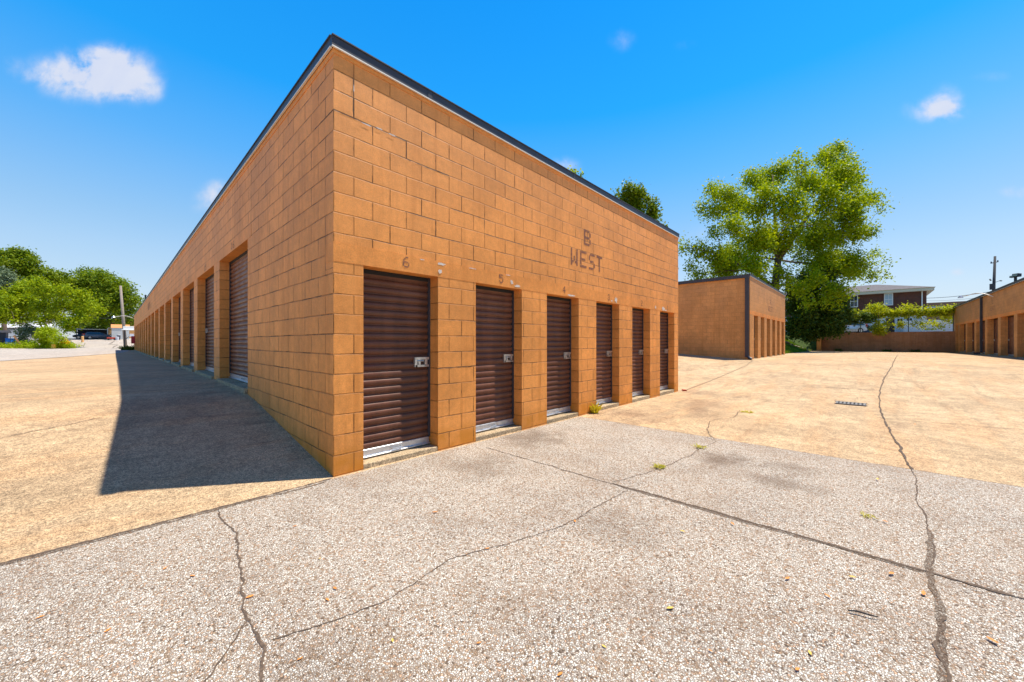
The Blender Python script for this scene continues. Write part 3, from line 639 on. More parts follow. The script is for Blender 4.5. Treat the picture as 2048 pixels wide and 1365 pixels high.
# ------------------------------------------------------------------ foliage
def foliage(name, parent, blobs, n, size, m, seed=0, clus=.35, cs=7, droop=0., fill=.5, sub=5):
    """leaves as separate small rhombs gathered in clumps through each lobe; blobs = (centre, radius vector)"""
    r = np.random.default_rng(seed); blobs = [(np.array(c), np.array(q)) for c, q in blobs]
    nb = []
    for c_, q_ in blobs:
        nb.append((c_, q_ * .74))
        if sub:
            for _ in range(sub):
                dd = r.normal(size=3); dd /= np.linalg.norm(dd); kk = r.uniform(.28, .55); nb.append((c_ + dd * q_ * r.uniform(.62, .85), q_ * kk))
    blobs = nb
    vol = np.array([q[0] * q[1] + q[1] * q[2] + q[0] * q[2] for c, q in blobs]); vol = vol / vol.sum()
    cents = []; ncl = max(1, n // cs)
    ch = r.choice(len(blobs), ncl, p=vol)
    d = r.normal(size=(ncl, 3)); d /= np.linalg.norm(d, axis=1)[:, None]
    rad = fill + (1.06 - fill) * r.random(ncl) ** .7
    rad *= 1 + .25 * np.sin(d[:, 0] * 5 + seed) * np.sin(d[:, 2] * 6 + ch)
    C = np.array([b[0] for b in blobs])[ch] + d * rad[:, None] * np.array([b[1] for b in blobs])[ch]
    pos = np.repeat(C, cs, 0); k = len(pos); outn = np.repeat(d, cs, 0)
    pos = pos + r.normal(size=(k, 3)) * clus * size * 3
    nrm = outn * .6 + r.normal(size=(k, 3)) * .8 + np.array((0, 0, .55)); nrm /= np.linalg.norm(nrm, axis=1)[:, None]
    a = np.cross(nrm, r.normal(size=(k, 3))); a /= np.linalg.norm(a, axis=1)[:, None]; b = np.cross(nrm, a)
    s = size * (.6 + .8 * r.random(k))[:, None]
    v = np.stack([pos - a * s * .5, pos + b * s * .33 + nrm * s * .08, pos + a * s * .5, pos - b * s * .33 + nrm * s * .08], 1).reshape(-1, 3)
    me = bpy.data.meshes.new(name); me.vertices.add(k * 4); me.vertices.foreach_set('co', v.ravel())
    me.loops.add(k * 4); me.loops.foreach_set('vertex_index', np.arange(k * 4)); me.polygons.add(k)
    me.polygons.foreach_set('loop_start', np.arange(k) * 4); me.polygons.foreach_set('loop_total', np.full(k, 4)); me.update(); me.validate()
    me.materials.append(m)
    o = bpy.data.objects.new(name, me); link(o, parent)
    return o
def grow(bm, nodes, tips, r):
    nodes = list(nodes); o = nodes[0][0]
    for c in sorted(tips, key=lambda c: (c - o).length):
        n0, r0 = min(nodes, key=lambda nr_: (nr_[0] - c).length + .55 * (nr_[0] - o).length + max(0, nr_[0].z - c.z) * .8)
        ln = (c - n0).length; mid = n0.lerp(c, .5) + Vector((r.uniform(-.1, .1), r.uniform(-.1, .1), r.uniform(.0, .12))) * ln
        ra = r0 * .62; rb = max(.018, ra * .5)
        tube(bm, [tuple(n0), tuple(mid), tuple(c)], [ra, (ra + rb) / 2, rb], 6, cap=False)
        nodes.append((mid, (ra + rb) / 2)); nodes.append((c, rb))
def tree(name, label, base, blobs_px, depth, n, size, m, seed, cat='tree', trunk_r=.3, fork=.4, group=None, flat=1.0, limbs=True, dj=.6, cs=7, gz=None, fill=.5, clus=.35):
    """blobs_px: (px, py, radius px[, depth offset m]); crown lobes get their real distance and a depth spread of their own"""
    base = Vector(base); r = random.Random(seed); bl = []
    allx = [b[0] for b in blobs_px]; xm = sum(allx) / len(allx); half = (max(allx) - min(allx)) / 2 / FPX * depth + .1
    for b in blobs_px:
        px, py, rp = b[:3]; xo = (px - xm) / FPX * depth
        sp = math.sqrt(max(.1, 1 - (xo / (half * 1.15)) ** 2)) * half * dj
        dd = b[3] if len(b) > 3 else r.uniform(-1, 1) * sp
        dep = depth + dd; c = P(px, py, dep) - base; q = rp / FPX * dep
        bl.append((c, (q, q, q * flat)))
    o = empty(name, base, label, cat, group)
    foliage('crown', o, bl, n, size, m, seed, cs=cs, fill=fill, clus=clus)
    if limbs:
        bm = bmesh.new(); top = max(b[0].z for b in bl); fz = top * fork; f0 = Vector((0, 0, fz * .9))
        tube(bm, [(0, 0, -.4), (.02, .03, fz * .35), tuple(f0)], [trunk_r * 1.25, trunk_r, trunk_r * .8], 10)
        grow(bm, [(f0, trunk_r * .75)], [c for c, q in bl], r)
        build('trunk', bm, M_bark, o, smooth=True)
    return o
maple = [(1668, 306, 17), (1662, 332, 26), (1595, 318, 11), (1604, 340, 14), (1545, 356, 25), (1506, 364, 20), (1430, 380, 13), (1453, 389, 20), (1407, 413, 10), (1437, 420, 24), (1472, 412, 26), (1530, 397, 31),
         (1618, 368, 31), (1677, 368, 31), (1714, 360, 14), (1698, 318, 7), (1744, 397, 19), (1767, 415, 7), (1706, 412, 31), (1648, 412, 31), (1589, 420, 31), (1472, 456, 22), (1428, 465, 9), (1516, 468, 33),
         (1574, 470, 36), (1633, 470, 38), (1692, 456, 34), (1730, 462, 17), (1369, 497, 10), (1404, 497, 17), (1434, 511, 22), (1384, 532, 9), (1396, 554, 12), (1472, 514, 26), (1457, 540, 26), (1516, 529, 25),
         (1633, 529, 40), (1677, 520, 31), (1721, 529, 18), (1750, 511, 9), (1772, 523, 5), (1750, 550, 10), (1771, 549, 5), (1706, 544, 20), (1668, 296, 8), (1655, 312, 10), (1690, 345, 14)]
mb = P(1550, 650, 38.5); mb.z = 2.4
mt = empty('maple_tree', mb, 'tall broad maple with airy yellow green crown rising behind the A WEST storage building', 'tree')
bl = []; r = random.Random(2)
for (px, py, rp) in maple:
    xo = (px - 1590) / 190; sp = math.sqrt(max(.05, 1 - min(1, xo * xo))) * 6.5
    dep = 38.5 + r.uniform(-1, 1) * sp * .8; bl.append((P(px, py, dep) - mb, (rp / FPX * dep * .95,) * 3))
fb = [(P(px, py, 37.2) - mb, (rp / FPX * 37,) * 3) for px, py, rp in ((1520, 562, 14), (1560, 545, 15), (1545, 580, 9), (1575, 565, 12), (1600, 575, 14), (1635, 560, 20), (1665, 575, 16), (1690, 585, 12), (1650, 600, 12), (1615, 605, 9), (1675, 610, 8))]
foliage('crown', mt, [(c, (q[0] * 1.2,) * 3) for c, q in bl] + fb, 84000, .215, M_leaf_bright, 11, clus=.55, cs=16, fill=.0, sub=5)
bm = bmesh.new(); f1 = Vector((0, 0, 4.6)); f2 = P(1556, 520, 38.5) - mb
tube(bm, [(0, 0, -.5), (.05, 0, 2.4), tuple(f1), tuple(f2)], [.48, .4, .36, .3], 12)
tube(bm, [tuple(f2), tuple(P(1575, 495, 38) - mb), tuple(P(1600, 455, 38) - mb), tuple(P(1640, 400, 38) - mb), tuple(P(1662, 330, 38) - mb)], [.28, .23, .18, .12, .04], 8)
tube(bm, [tuple(f2), tuple(P(1552, 470, 39) - mb), tuple(P(1548, 410, 39) - mb), tuple(P(1545, 350, 39) - mb)], [.22, .17, .12, .04], 8)
tube(bm, [tuple(P(1592, 468, 38) - mb), tuple(P(1612, 420, 38.4) - mb), tuple(P(1600, 370, 38.6) - mb), tuple(P(1590, 322, 38.8) - mb)], [.13, .11, .08, .03], 8)
tube(bm, [tuple(f1), tuple(P(1500, 540, 38) - mb), tuple(P(1440, 510, 37.5) - mb), tuple(P(1385, 496, 37) - mb)], [.16, .13, .09, .03], 8)
nd = [(f2, .2)] + [(P(a_, b_, 38) - mb, q_) for a_, b_, q_ in ((1575, 495, .17), (1600, 455, .14), (1640, 400, .1), (1552, 470, .13), (1548, 410, .1), (1612, 420, .08), (1600, 370, .06), (1500, 540, .11), (1440, 510, .08))]
grow(bm, nd, [c for c, q in bl], random.Random(4))
build('trunk', bm, M_bark, mt, smooth=True)

def at(px, d, z):
    v = P(px, 685, d); v.z = g(v.x, v.y) if px < 400 else z; return v
# dark ivy thicket under and beside the maple
tree('ivy_thicket', 'dark ivy covered thicket beneath the maple, beside the A WEST building', at(1620, 41, 2.4),
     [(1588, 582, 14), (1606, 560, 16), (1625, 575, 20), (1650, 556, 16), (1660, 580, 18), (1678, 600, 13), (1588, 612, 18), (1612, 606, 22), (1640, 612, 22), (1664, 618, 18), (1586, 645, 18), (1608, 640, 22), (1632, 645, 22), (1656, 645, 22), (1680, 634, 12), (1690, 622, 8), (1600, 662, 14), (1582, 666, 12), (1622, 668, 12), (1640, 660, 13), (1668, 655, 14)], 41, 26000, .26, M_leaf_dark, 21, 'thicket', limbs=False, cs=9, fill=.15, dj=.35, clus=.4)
tree('hedge', 'dark leafy hedge growing over the wall in front of the silver car', at(1700, 41.5, 2.4),
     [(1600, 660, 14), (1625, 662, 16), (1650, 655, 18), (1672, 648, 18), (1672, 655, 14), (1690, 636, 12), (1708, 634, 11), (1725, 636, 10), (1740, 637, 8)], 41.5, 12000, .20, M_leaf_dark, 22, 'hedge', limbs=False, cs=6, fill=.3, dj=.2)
# trees seen over the roof of building B
tree('deciduous_tree', 'round topped green tree showing above the black roof edge right of centre', at(1268, 41, 2.4), [(1262, 378, 13), (1275, 385, 15), (1245, 395, 16), (1262, 402, 18), (1290, 398, 15), (1305, 412, 13), (1275, 425, 26), (1300, 430, 18), (1240, 430, 24), (1255, 470, 30), (1290, 470, 30)], 41, 11000, .26, M_leaf_mid, 31, fork=.45)
tree('deciduous_tree', 'tree whose small leafy tip just pokes over the long sloping black roof edge', at(1148, 45, 2.4), [(1144, 349, 9), (1157, 353, 7), (1120, 395, 40), (1150, 400, 38), (1175, 420, 30)], 45, 7000, .27, M_leaf_bright, 32, fork=.45)
# left background
tree('layered_tree', 'tall dark green tree with flat layered boughs at the left edge', at(30, 72, .8),
     [(4, 512, 17), (-12, 520, 20), (0, 545, 22), (24, 510, 12), (42, 508, 13), (55, 515, 10), (68, 523, 8), (30, 530, 20), (52, 543, 14), (74, 540, 9), (66, 535, 9), (40, 560, 20), (10, 570, 22), (70, 565, 14)], 72, 15000, .38, M_leaf_mid, 41, fork=.45, flat=.62)
tree('blue_green_spruce', 'soft grey green conifer at the left edge below the layered tree', at(8, 60, .5), [(8, 548, 11), (0, 562, 20), (22, 564, 16), (34, 572, 10), (10, 582, 26), (-15, 575, 22)], 60, 6000, .3, M_leaf_grey, 42, fork=.5)
tree('deciduous_tree', 'level topped mid green tree directly behind the bright spreading tree', at(100, 78, 1), [(92, 548, 10), (103, 550, 12), (85, 562, 15), (112, 562, 15), (130, 556, 10), (138, 566, 12), (60, 568, 16), (150, 572, 14), (75, 580, 22), (120, 580, 25)], 78, 9000, .38, M_leaf_mid, 43, fork=.5)
tree('spreading_tree', 'bright yellow green spreading tree on a short dark trunk above the round bush', at(86, 55, .5),
     [(5, 592, 18), (32, 584, 18), (58, 578, 18), (88, 577, 19), (118, 583, 19), (142, 590, 18), (162, 600, 15), (12, 612, 22), (-8, 625, 20), (2, 640, 14), (40, 610, 22), (70, 608, 22), (100, 608, 22), (130, 612, 22), (155, 618, 19), (178, 622, 15), (194, 620, 8), (172, 608, 14), (186, 612, 10), (150, 642, 14), (132, 652, 11), (168, 640, 9), (60, 632, 16), (88, 638, 13), (35, 632, 14), (112, 634, 14), (29, 645, 6)], 55, 26000, .27, M_leaf_fol, 44, trunk_r=.22, fork=.3, dj=.35, cs=10, fill=.2)
tree('deciduous_tree', 'large domed green tree behind the bare leaning pole, right end of the left tree line', at(220, 80, 1.8),
     [(165, 575, 18), (190, 562, 20), (212, 565, 20), (235, 568, 20), (252, 585, 17), (262, 605, 14), (269, 622, 9), (240, 605, 25), (210, 595, 28), (180, 598, 24), (252, 632, 18), (225, 630, 22), (265, 640, 10), (190, 625, 20), (240, 650, 14), (200, 640, 14), (150, 580, 16), (168, 595, 18), (172, 560, 12)], 80, 24000, .38, M_leaf_mid, 45, fork=.3)
tree('deciduous_tree', 'sparse topped tree standing furthest back behind the domed tree', at(190, 92, 1.8), [(155, 546, 6), (166, 543, 8), (180, 548, 7), (198, 546, 8), (213, 550, 8), (222, 556, 5), (240, 561, 4), (250, 566, 5), (190, 570, 25), (220, 580, 20)], 92, 5500, .36, M_leaf_mid, 46, fork=.6)
tree('deciduous_tree', 'small feathery distant tree just above the far end of the long roof', at(287, 110, 2), [(284, 606, 5), (289, 612, 6), (285, 620, 7), (294, 604, 3)], 110, 500, .4, M_leaf_grey, 47, fork=.5)
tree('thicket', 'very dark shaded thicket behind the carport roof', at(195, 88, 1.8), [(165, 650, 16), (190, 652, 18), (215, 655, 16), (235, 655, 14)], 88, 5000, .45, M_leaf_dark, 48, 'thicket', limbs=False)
tree('round_bush', 'round bright yellow green bush on the grass island, in front of the spreading tree', at(98, 49.5, .5), [(98, 672, 17), (85, 678, 11), (115, 678, 11), (108, 663, 8), (92, 660, 8), (125, 690, 9), (100, 690, 14), (136, 694, 6)], 49.5, 7000, .16, M_leaf_bright, 51, 'bush', limbs=False, fill=.4)
tree('grey_shrub', 'silvery grey green shrub left of the round bright bush', at(55, 53, .5), [(55, 658, 11), (45, 668, 10), (66, 664, 10), (50, 680, 10), (40, 684, 8)], 53, 3000, .18, M_leaf_grey, 52, 'shrub', limbs=False)
tree('yellow_flower_clump', 'small clump of bright yellow foliage at the right foot of the round bush', at(131, 49.5, .5), [(129, 683, 4), (134, 686, 4), (126, 688, 4)], 49.5, 500, .14, leafmat('yellow_leaf', (.6, .42, .01), (.75, .5, .01)), 53, 'plant', limbs=False, dj=.2)
# ground cover on the island
bm = bmesh.new()
isl = [(-40, 694), (0, 697), (60, 697), (120, 696), (150, 693), (140, 690), (100, 688), (0, 688), (-40, 688)]
blg = []
for k in range(26):
    px = -30 + k * 7; blg.append((P(px, 692.5 + (k % 3), 50 + (k % 4) * 1.2), (.9, .9, .35)))
for k in range(6): blg.append((P(48 + k * 4, 688, 51), (.5, .5, .35)))
gc = foliage('ground_cover', None, blg, 9000, .17, M_leaf_bright, 60, cs=6); tag(gc, 'low green ground cover on the island', 'ground cover', kind='stuff')
# vines along the top wire of the fence
fe = empty('wire_fence', (57.35, -5, 2.4), 'tall wire fence on thin dark posts above the retaining wall, carrying the vine', 'fence')
bm_ = None
for y in (.3, -3.35, -7.15, -10.3):
    bm = bmesh.new(); tube(bm, [(0, y + 5, 0), (0, y + 5, 2.5)], .035, 8); build('post', bm, mat('green_post', (.02, .05, .05), .5) if y == .3 else bpy.data.materials['green_post'], fe)
bm = bmesh.new(); tube(bm, [(0, 5.3, 2.45), (0, 1, 2.42), (0, -5.3, 2.45)], .012, 5); tube(bm, [(0, 5.3, 1.9), (0, -5.3, 1.9)], .008, 5); tube(bm, [(0, -2.6, 2.1), (0, -5.3, .9)], .02, 5); build('wire', bm, bpy.data.materials['green_post'], fe)
r = random.Random(9); vb = []
for k in range(80):
    y = .4 - k * .137; zz = 4.47 + .12 * math.sin(k * .9) + r.uniform(-.12, .12)
    vb.append((Vector((57.35 + r.uniform(-.1, .1), y, zz)), (.24, .24, r.uniform(.30, .46))))
for (px, py, rr) in ((1752, 662, 5), (1756, 650, 9), (1757, 660, 8), (1760, 670 - 8, 8), (1775, 648, 6), (1800, 650, 6), (1832, 648, 6), (1845, 650, 4), (1865, 645, 5), (1875, 650, 4), (1885, 655, 3), (1745, 617, 7), (1760, 616, 7), (1820, 616, 5), (1808, 614, 4), (1897, 618, 6), (1905, 622, 5), (1903, 640, 5), (1890, 636, 6), (1700, 628, 8), (1680, 628, 8)):
    c = P(px, py, 41.4 if px < 1790 else 40); vb.append((c, (rr / FPX * 41,) * 3))
vine = empty('climbing_vine', (57.35, -5, 2.4), 'sunlit yellow green vine trailing along the top of the wire fence', 'vine')
foliage('leaves', vine, [(c - Vector((57.35, -5, 2.4)), q) for c, q in vb], 15000, .17, M_leaf_yellow, 71, cs=5, fill=.2)
bm = bmesh.new(); tube(bm, [(0, 5.2, 2.35)] + [(r.uniform(-.05, .05), 5.2 - k * .75, 2.2 + r.uniform(-.15, .2)) for k in range(1, 14)], .02, 5); tube(bm, [tuple(at(1757, 41.4, 0) - Vector((57.35, -5, 0))), tuple(at(1757, 41.4, 2.2) - Vector((57.35, -5, 0)))], .02, 5); build('stem', bm, M_bark, vine)
# weeds on top of and at foot of the retaining wall
def weed(label, loc, n, size, rad, m, seed, cat='weed', name='weed', group=None, up=1.0):
    o = empty(name, loc, label, cat, group); r = random.Random(seed); bm = bmesh.new()
    for k in range(n):
        a = r.random() * 6.28; l = size * r.uniform(.5, 1.2); b0 = Vector((r.uniform(-rad, rad), r.uniform(-rad, rad), 0)); tip = b0 + Vector((math.cos(a) * l * .6, math.sin(a) * l * .6, l * r.uniform(.4, 1) * up))
        s = Vector((-math.sin(a), math.cos(a), 0)) * size * .06; mid = b0.lerp(tip, .55) + Vector((0, 0, l * .18 * up))
        v = [bm.verts.new(q) for q in (b0 - s, b0 + s, mid + s, tip, mid - s)]; bm.faces.new(v)
    build('leaves', bm, m, o, recalc=False); return o
weed('small green weed growing over the wall top near the silver car', P(1678, 661, 41.2), 40, .5, .35, M_leaf_mid, 1)
weed('leafy green weed on the wall top below the hanging vine', P(1747, 661, 41.2), 40, .5, .4, M_leaf_mid, 2)
weed('low weed on the wall top near the white fence', P(1858, 661, 40), 30, .35, .5, M_leaf_bright, 3)
weed('yellowing weed growing at the wall foot between doors four and three', (4.84, -.05, -.03), 60, .22, .05, leafmat('yellowing_leaf', (.5, .42, .02), (.55, .48, .04)), 4)
ml = leafmat('crack_weed_leaf', (.38, .38, .04), (.55, .50, .07))
weed('flat weed tuft in the crack beside the centre joint of the pebbled slab', (2.5, -2.24, 0.004), 40, .09, .05, ml, 5, up=.3)
weed('flat weed tuft in the crack near the far edge of the pebbled slab', (3.63, -2.31, 0.004), 34, .09, .06, ml, 6, up=.3)
weed('tiny weed alone on the right part of the pebbled slab', (2.47, -3.87, 0.004), 24, .06, .04, ml, 7, up=.3)
weed('weed tuft on the tan concrete left of the drain grate', (7.01, -2.17, -.03), 34, .12, .09, ml, 8, up=.3)
for i, (y, lab) in enumerate(((-1.5, 'scrub of dark weeds at the left foot of the retaining wall'), (-5.5, 'low brown weeds along the middle foot of the retaining wall'), (-7.6, 'dark weeds and litter at the right foot of the retaining wall'))):
    weed(lab, (56.85, y, g(56.8, y)), 160, .32, .10 if i == 9 else .3, M_leaf_dark, 30 + i)
# grass on the bank
nr = np.random.default_rng(4)
def grass_patch(name, label, pts, h, m):
    k = len(pts); a = nr.random(k) * 6.28; hh = h * (.5 + nr.random(k)); wv = np.stack([np.cos(a), np.sin(a), np.zeros(k)], 1) * .03
    tip = np.array(pts) + np.stack([nr.normal(size=k) * .05, nr.normal(size=k) * .05, hh], 1)
    v = np.stack([np.array(pts) - wv, np.array(pts) + wv, tip], 1).reshape(-1, 3)
    me = bpy.data.meshes.new(name); me.from_pydata(v.tolist(), [], [(3 * i, 3 * i + 1, 3 * i + 2) for i in range(k)]); me.materials.append(m)
    return tag(link(bpy.data.objects.new(name, me)), label, 'grass', kind='stuff')
pts = []
for k in range(15000):
    x = nr.uniform(32.5, 57); y = nr.uniform(.9, 6.5); pts.append((x, y, g(x, y)))
grass_patch('grass', 'green grass on the bank beside the wall pier', pts, .22, leafmat('grass_blade', (.10, .2, .02), (.2, .32, .02)))
grp = 'rocks tumbled down the grass bank'
r = random.Random(12)
for k in range(14):
    x = 52 + r.uniform(-1.5, 4.2); y = 1.0 + r.uniform(0, 1.8); s_ = r.uniform(.12, .32)
    bm = bmesh.new(); bmesh.ops.create_icosphere(bm, subdivisions=2, radius=s_)
    for v in bm.verts: v.co *= 1 + .35 * mnoise.noise(v.co * 3 / s_ * .5 + Vector((k, 0, 0))); v.co.z *= .7
    o = build('rock', bm, mat('brown_rock', (.26, .2, .16), .9, noise=.3, nscale=6) if k == 0 else bpy.data.materials['brown_rock']); o.location = (x, y, g(x, y) + s_ * .3)
    tag(o, 'brown grey rock lying on the grass bank left of the wall pier', 'rock', grp)

# ------------------------------------------------------------------ small things on the yard
# drain grate
dg = empty('drain_grate', (9.75, -3.6, g(9.75, -3.6)), 'dark iron drain grate set in the tan concrete left of the long crack', 'drain')
bm = bmesh.new(); box(bm, -.17, .17, -.25, .25, -.02, .003); build('pit', bm, M_black, dg)
bm = bmesh.new()
for k in range(8): box(bm, -.16, .16, -.24 + k * .065, -.205 + k * .065, .003, .012)
box(bm, -.19, -.16, -.27, .27, .0, .014); box(bm, .16, .19, -.27, .27, .0, .014); build('grille', bm, mat('cast_iron', (.2, .19, .18), .6, .5), dg)
bm = bmesh.new(); box(bm, -.1, .1, -.05, .05, 0, .045)
bevel(bm, .008, 2); o = build('broken_brick', bm, mat('red_clay', (.42, .09, .04), .85, noise=.25, nscale=30)); o.location = (9.62, -.09, -.045); o.rotation_euler = (0, .05, .5); tag(o, 'broken red brick at the right foot of the B WEST wall', 'brick')
bm = bmesh.new(); tube(bm, [(-.055, 0, 0), (-.02, .004, .004), (.03, -.003, .003), (.06, .002, 0)], [.003, .0045, .004, .0025], 6); o = build('twig', bm, mat('dark_twig', (.05, .04, .035), .9)); o.location = (1.02, -3.84, .012); o.rotation_euler = (0, 0, R(-70)); tag(o, 'short dark twig lying on the pebbled slab at lower right', 'twig')
# leaves
M_dl = mat('dry_orange_leaf', (.62, .23, .04), .7, noise=.3, nscale=40)
M_dl2 = mat('dry_yellow_leaf', (.62, .42, .08), .7, noise=.3, nscale=40)
def leafmesh(m):
    bm = bmesh.new(); c = [(0, -.5), (.16, -.25), (.2, 0), (.13, .3), (0, .5), (-.13, .3), (-.2, 0), (-.16, -.25)]
    vs = [bm.verts.new((x, y, .10 * abs(x) * 4 * .35 + .06 * y * y)) for x, y in c]; cc = [bm.verts.new((0, y, 0)) for y in (-.25, 0, .3)]
    L_ = [vs[0], vs[1], vs[2], vs[3], vs[4]]; R_ = [vs[0], vs[7], vs[6], vs[5], vs[4]]
    for S in (L_, R_):
        bm.faces.new((S[0], S[1], cc[0])); bm.faces.new((S[1], S[2], cc[1], cc[0])); bm.faces.new((S[2], S[3], cc[2], cc[1])); bm.faces.new((S[3], S[4], cc[2]))
    bmesh.ops.recalc_face_normals(bm, faces=bm.faces); me = bpy.data.meshes.new('fallen_leaf'); bm.to_mesh(me); bm.free(); me.materials.append(m); return me
lm = [leafmesh(M_dl), leafmesh(M_dl2)]
def gz(px, py):
    d = CAM.z * FPX / (py - 685); v = P(px, py, d); return v
lp = [(870, 1027, .05), (500, 1197, .04), (958, 1290, .025), (1208, 1297, .025), (385, 1155, .035), (80, 1238, .03), (1150, 1045, .04), (1365, 1065, .04), (1465, 1050, .04), (1575, 1160, .04), (1655, 1195, .035), (1705, 1157, .035), (1783, 1150, .05), (1847, 1190, .045), (1985, 1285, .05), (1755, 960, .05),
      (1595, 1343, .03), (670, 1180, .035), (655, 1203, .03), (640, 1120, .02), (1120, 1353, .03), (215, 1265, .03), (330, 1140, .03), (1340, 1220, .045), (1500, 870, .05), (1830, 850, .06), (600, 1322, .025), (785, 1285, .025), (1770, 1045, .04), (590, 1055, .03), (730, 1125, .02), (1620, 1310, .03), (1420, 1305, .02), (975, 1100, .03)]
r = random.Random(8)
for i, (px, py, s_) in enumerate(lp):
    v = gz(px, py); yel = i % 4 == 3
    o = bpy.data.objects.new('fallen_leaf', lm[1 if yel else 0]); link(o); o.location = (v.x, v.y, .009 + s_ * .03); o.rotation_euler = (r.uniform(-.12, .12), r.uniform(-.12, .12), r.random() * 6.28); o.scale = (s_,) * 3
    tag(o, 'small dry yellow leaf lying on the pavement' if yel else 'small dry orange leaf lying on the pavement', 'leaf', 'yellow fallen leaves' if yel else 'orange fallen leaves')

# ------------------------------------------------------------------ brick house on the upper lot
HX = 68.0
H = empty('brick_house', (HX, -9.3, 2.4), 'two storey house, dark red brick above white painted block, beyond the vine fence', 'house')
def hb(name, x0, x1, y0, y1, z0, z1, m, par=H, bev=0):
    bm = bmesh.new(); box(bm, x0, x1, y0, y1, z0, z1)
    if bev: bevel(bm, bev, 1)
    return build(name, bm, m, par)
LH = 17.0
hb('brick_wall', 0, 9, 0, LH, 2.75, 5.35, M_brick); hb('white_wall', -.01, 9.01, -.01, LH + .01, -.1, 2.75, M_whiteblock)
M_white = mat('white_trim', (.8, .8, .78), .5); M_glass = mat('dark_glass', (.02, .03, .04), .08, 0, .8); M_glassb = mat('blind_glass', (.35, .5, .6), .2, 0, .8)
hb('eave', -.6, 9.6, -.6, LH + .6, 5.35, 5.72, mat('cream_eave', (.72, .66, .5), .6))
bm = bmesh.new(); a = [bm.verts.new(q) for q in ((-.7, -.7, 5.72), (9.7, -.7, 5.72), (9.7, LH + .7, 5.72), (-.7, LH + .7, 5.72), (4.5, 4.4, 7.1), (4.5, LH - 4.4, 7.1))]
for f in ((0, 1, 4), (1, 2, 5, 4), (2, 3, 5), (3, 0, 4, 5), (3, 2, 1, 0)): bm.faces.new([a[i] for i in f])
build('roof', bm, mat('grey_shingle', (.12, .105, .105), .9, noise=.2, nscale=3), H)
def window(par, y0, y1, z0, z1, gm, x=0, mull=True):
    yc = -y0 if False else y0
    w_ = hb('window', x - .03, x + .02, y0, y1, z0, z1, gm, par)
    bm = bmesh.new(); f = .09
    box(bm, x - .07, x - .0305, y0 - f, y1 + f, z1, z1 + f); box(bm, x - .07, x - .0305, y0 - f, y1 + f, z0 - f, z0); box(bm, x - .07, x - .0305, y0 - f, y0, z0, z1); box(bm, x - .07, x - .0305, y1, y1 + f, z0, z1)
    zm = (z0 + z1) / 2; box(bm, x - .06, x - .0305, y0, y1, zm - .03, zm + .03)
    if mull: ym = (y0 + y1) / 2; box(bm, x - .055, x - .0305, ym - .015, ym + .015, z0, zm - .03); box(bm, x - .055, x - .0305, ym - .015, ym + .015, zm + .03, z1)
    build('frame', bm, M_white, w_)
y_ = lambda Y: Y + 9.3
window(H, y_(-2.93), y_(-2.30), 3.83, 5.25, M_glass); window(H, y_(-6.28), y_(-5.62), 3.85, 5.25, M_glassb)
window(H, y_(-7.22), y_(-6.75), 1.1, 2.0, M_glass); window(H, y_(-8.05), y_(-7.58), 1.1, 2.0, M_glass); window(H, y_(-3.6), y_(-3.1), 1.3, 2.2, M_glass)
window(H, y_(1.5), y_(2.2), 3.83, 5.25, M_glass); window(H, y_(4.8), y_(5.5), 3.83, 5.25, M_glass)
dr = hb('door', -.05, .0 - .012, y_(-6.5), y_(-5.72), .05, 2.1, mat('dark_brown_door', (.06, .03, .02), .5)); hb('frame', -.06, -.012, y_(-5.72), y_(-5.6), .05, 2.2, M_white, dr)
bm = bmesh.new(); tube(bm, [(-.08, y_(-8.91), .1), (-.08, y_(-8.91), 5.4)], .06, 8); build('downspout', bm, M_white, H)
# stain of white extension to the right: slatted white fence
wf = empty('white_fence', P(1880, 685, 45), 'white slatted board fence right of the house, below the vine', 'fence'); wf.location.z = 2.4; wf.rotation_euler = (0, 0, 0)
bm = bmesh.new()
for k in range(9): box(bm, -.02, .02, -2.3, 3.0, .12 + k * .17, .12 + k * .17 + .155)
build('boards', bm, M_white, wf)
for y in (-2.3, -.5, 1.3, 3.0):
    bm = bmesh.new(); box(bm, .02, .1, y - .04, y + .04, 0, 1.75); build('post', bm, M_white, wf)
# brown building far right
bb = empty('brown_building', P(1878, 685, 72), 'plain brown building with dark windows behind the right corner of the house', 'building'); bb.location.z = 2.4
bm = bmesh.new(); q = bb.location
box(bm, 0, 12, -4.2, 7, 0, 6.6); build('wall', bm, mat('brown_brick_wall', (.30, .15, .08), .85, noise=.15), bb)
box_y = lambda px: (P(px, 685, 72).y - q.y)
for (a, b_) in ((1.0, 2.9), (-.8, .8), (-2.6, -1.2)):
    pass
w0 = hb('window', -.05, -.012, -.4, 3.4, 4.3, 5.65, mat('navy_glass', (.01, .02, .05), .1, 0, .8), bb)
bm = bmesh.new(); box(bm, -.1, -.052, -.55, 3.55, 5.65, 5.8); box(bm, -.1, -.052, -.55, -.4, 4.3, 5.65); box(bm, -.1, -.052, 1.4, 1.52, 4.3, 5.65); box(bm, -.1, -.052, -.4, 1.4, 4.95, 5.03); box(bm, -.1, -.052, 1.52, 3.4, 4.95, 5.03); build('frame', bm, M_white, w0)
gb = empty('grey_roofed_building', P(1925, 685, 76), 'low building with a dark grey roof showing over the corner of the right storage building', 'building'); gb.location.z = 2.4
bm = bmesh.new(); box(bm, 0, 8, -9, 4.4, 0, 5.0); build('wall', bm, bpy.data.materials['brown_brick_wall'], gb)
bm = bmesh.new(); v = [bm.verts.new(c) for c in ((-.4, -9.4, 5), (8.4, -9.4, 5), (8.4, 4.6, 5), (-.4, 4.6, 5), (3, -9.4, 7.0), (3, 4.6, 7.0))]
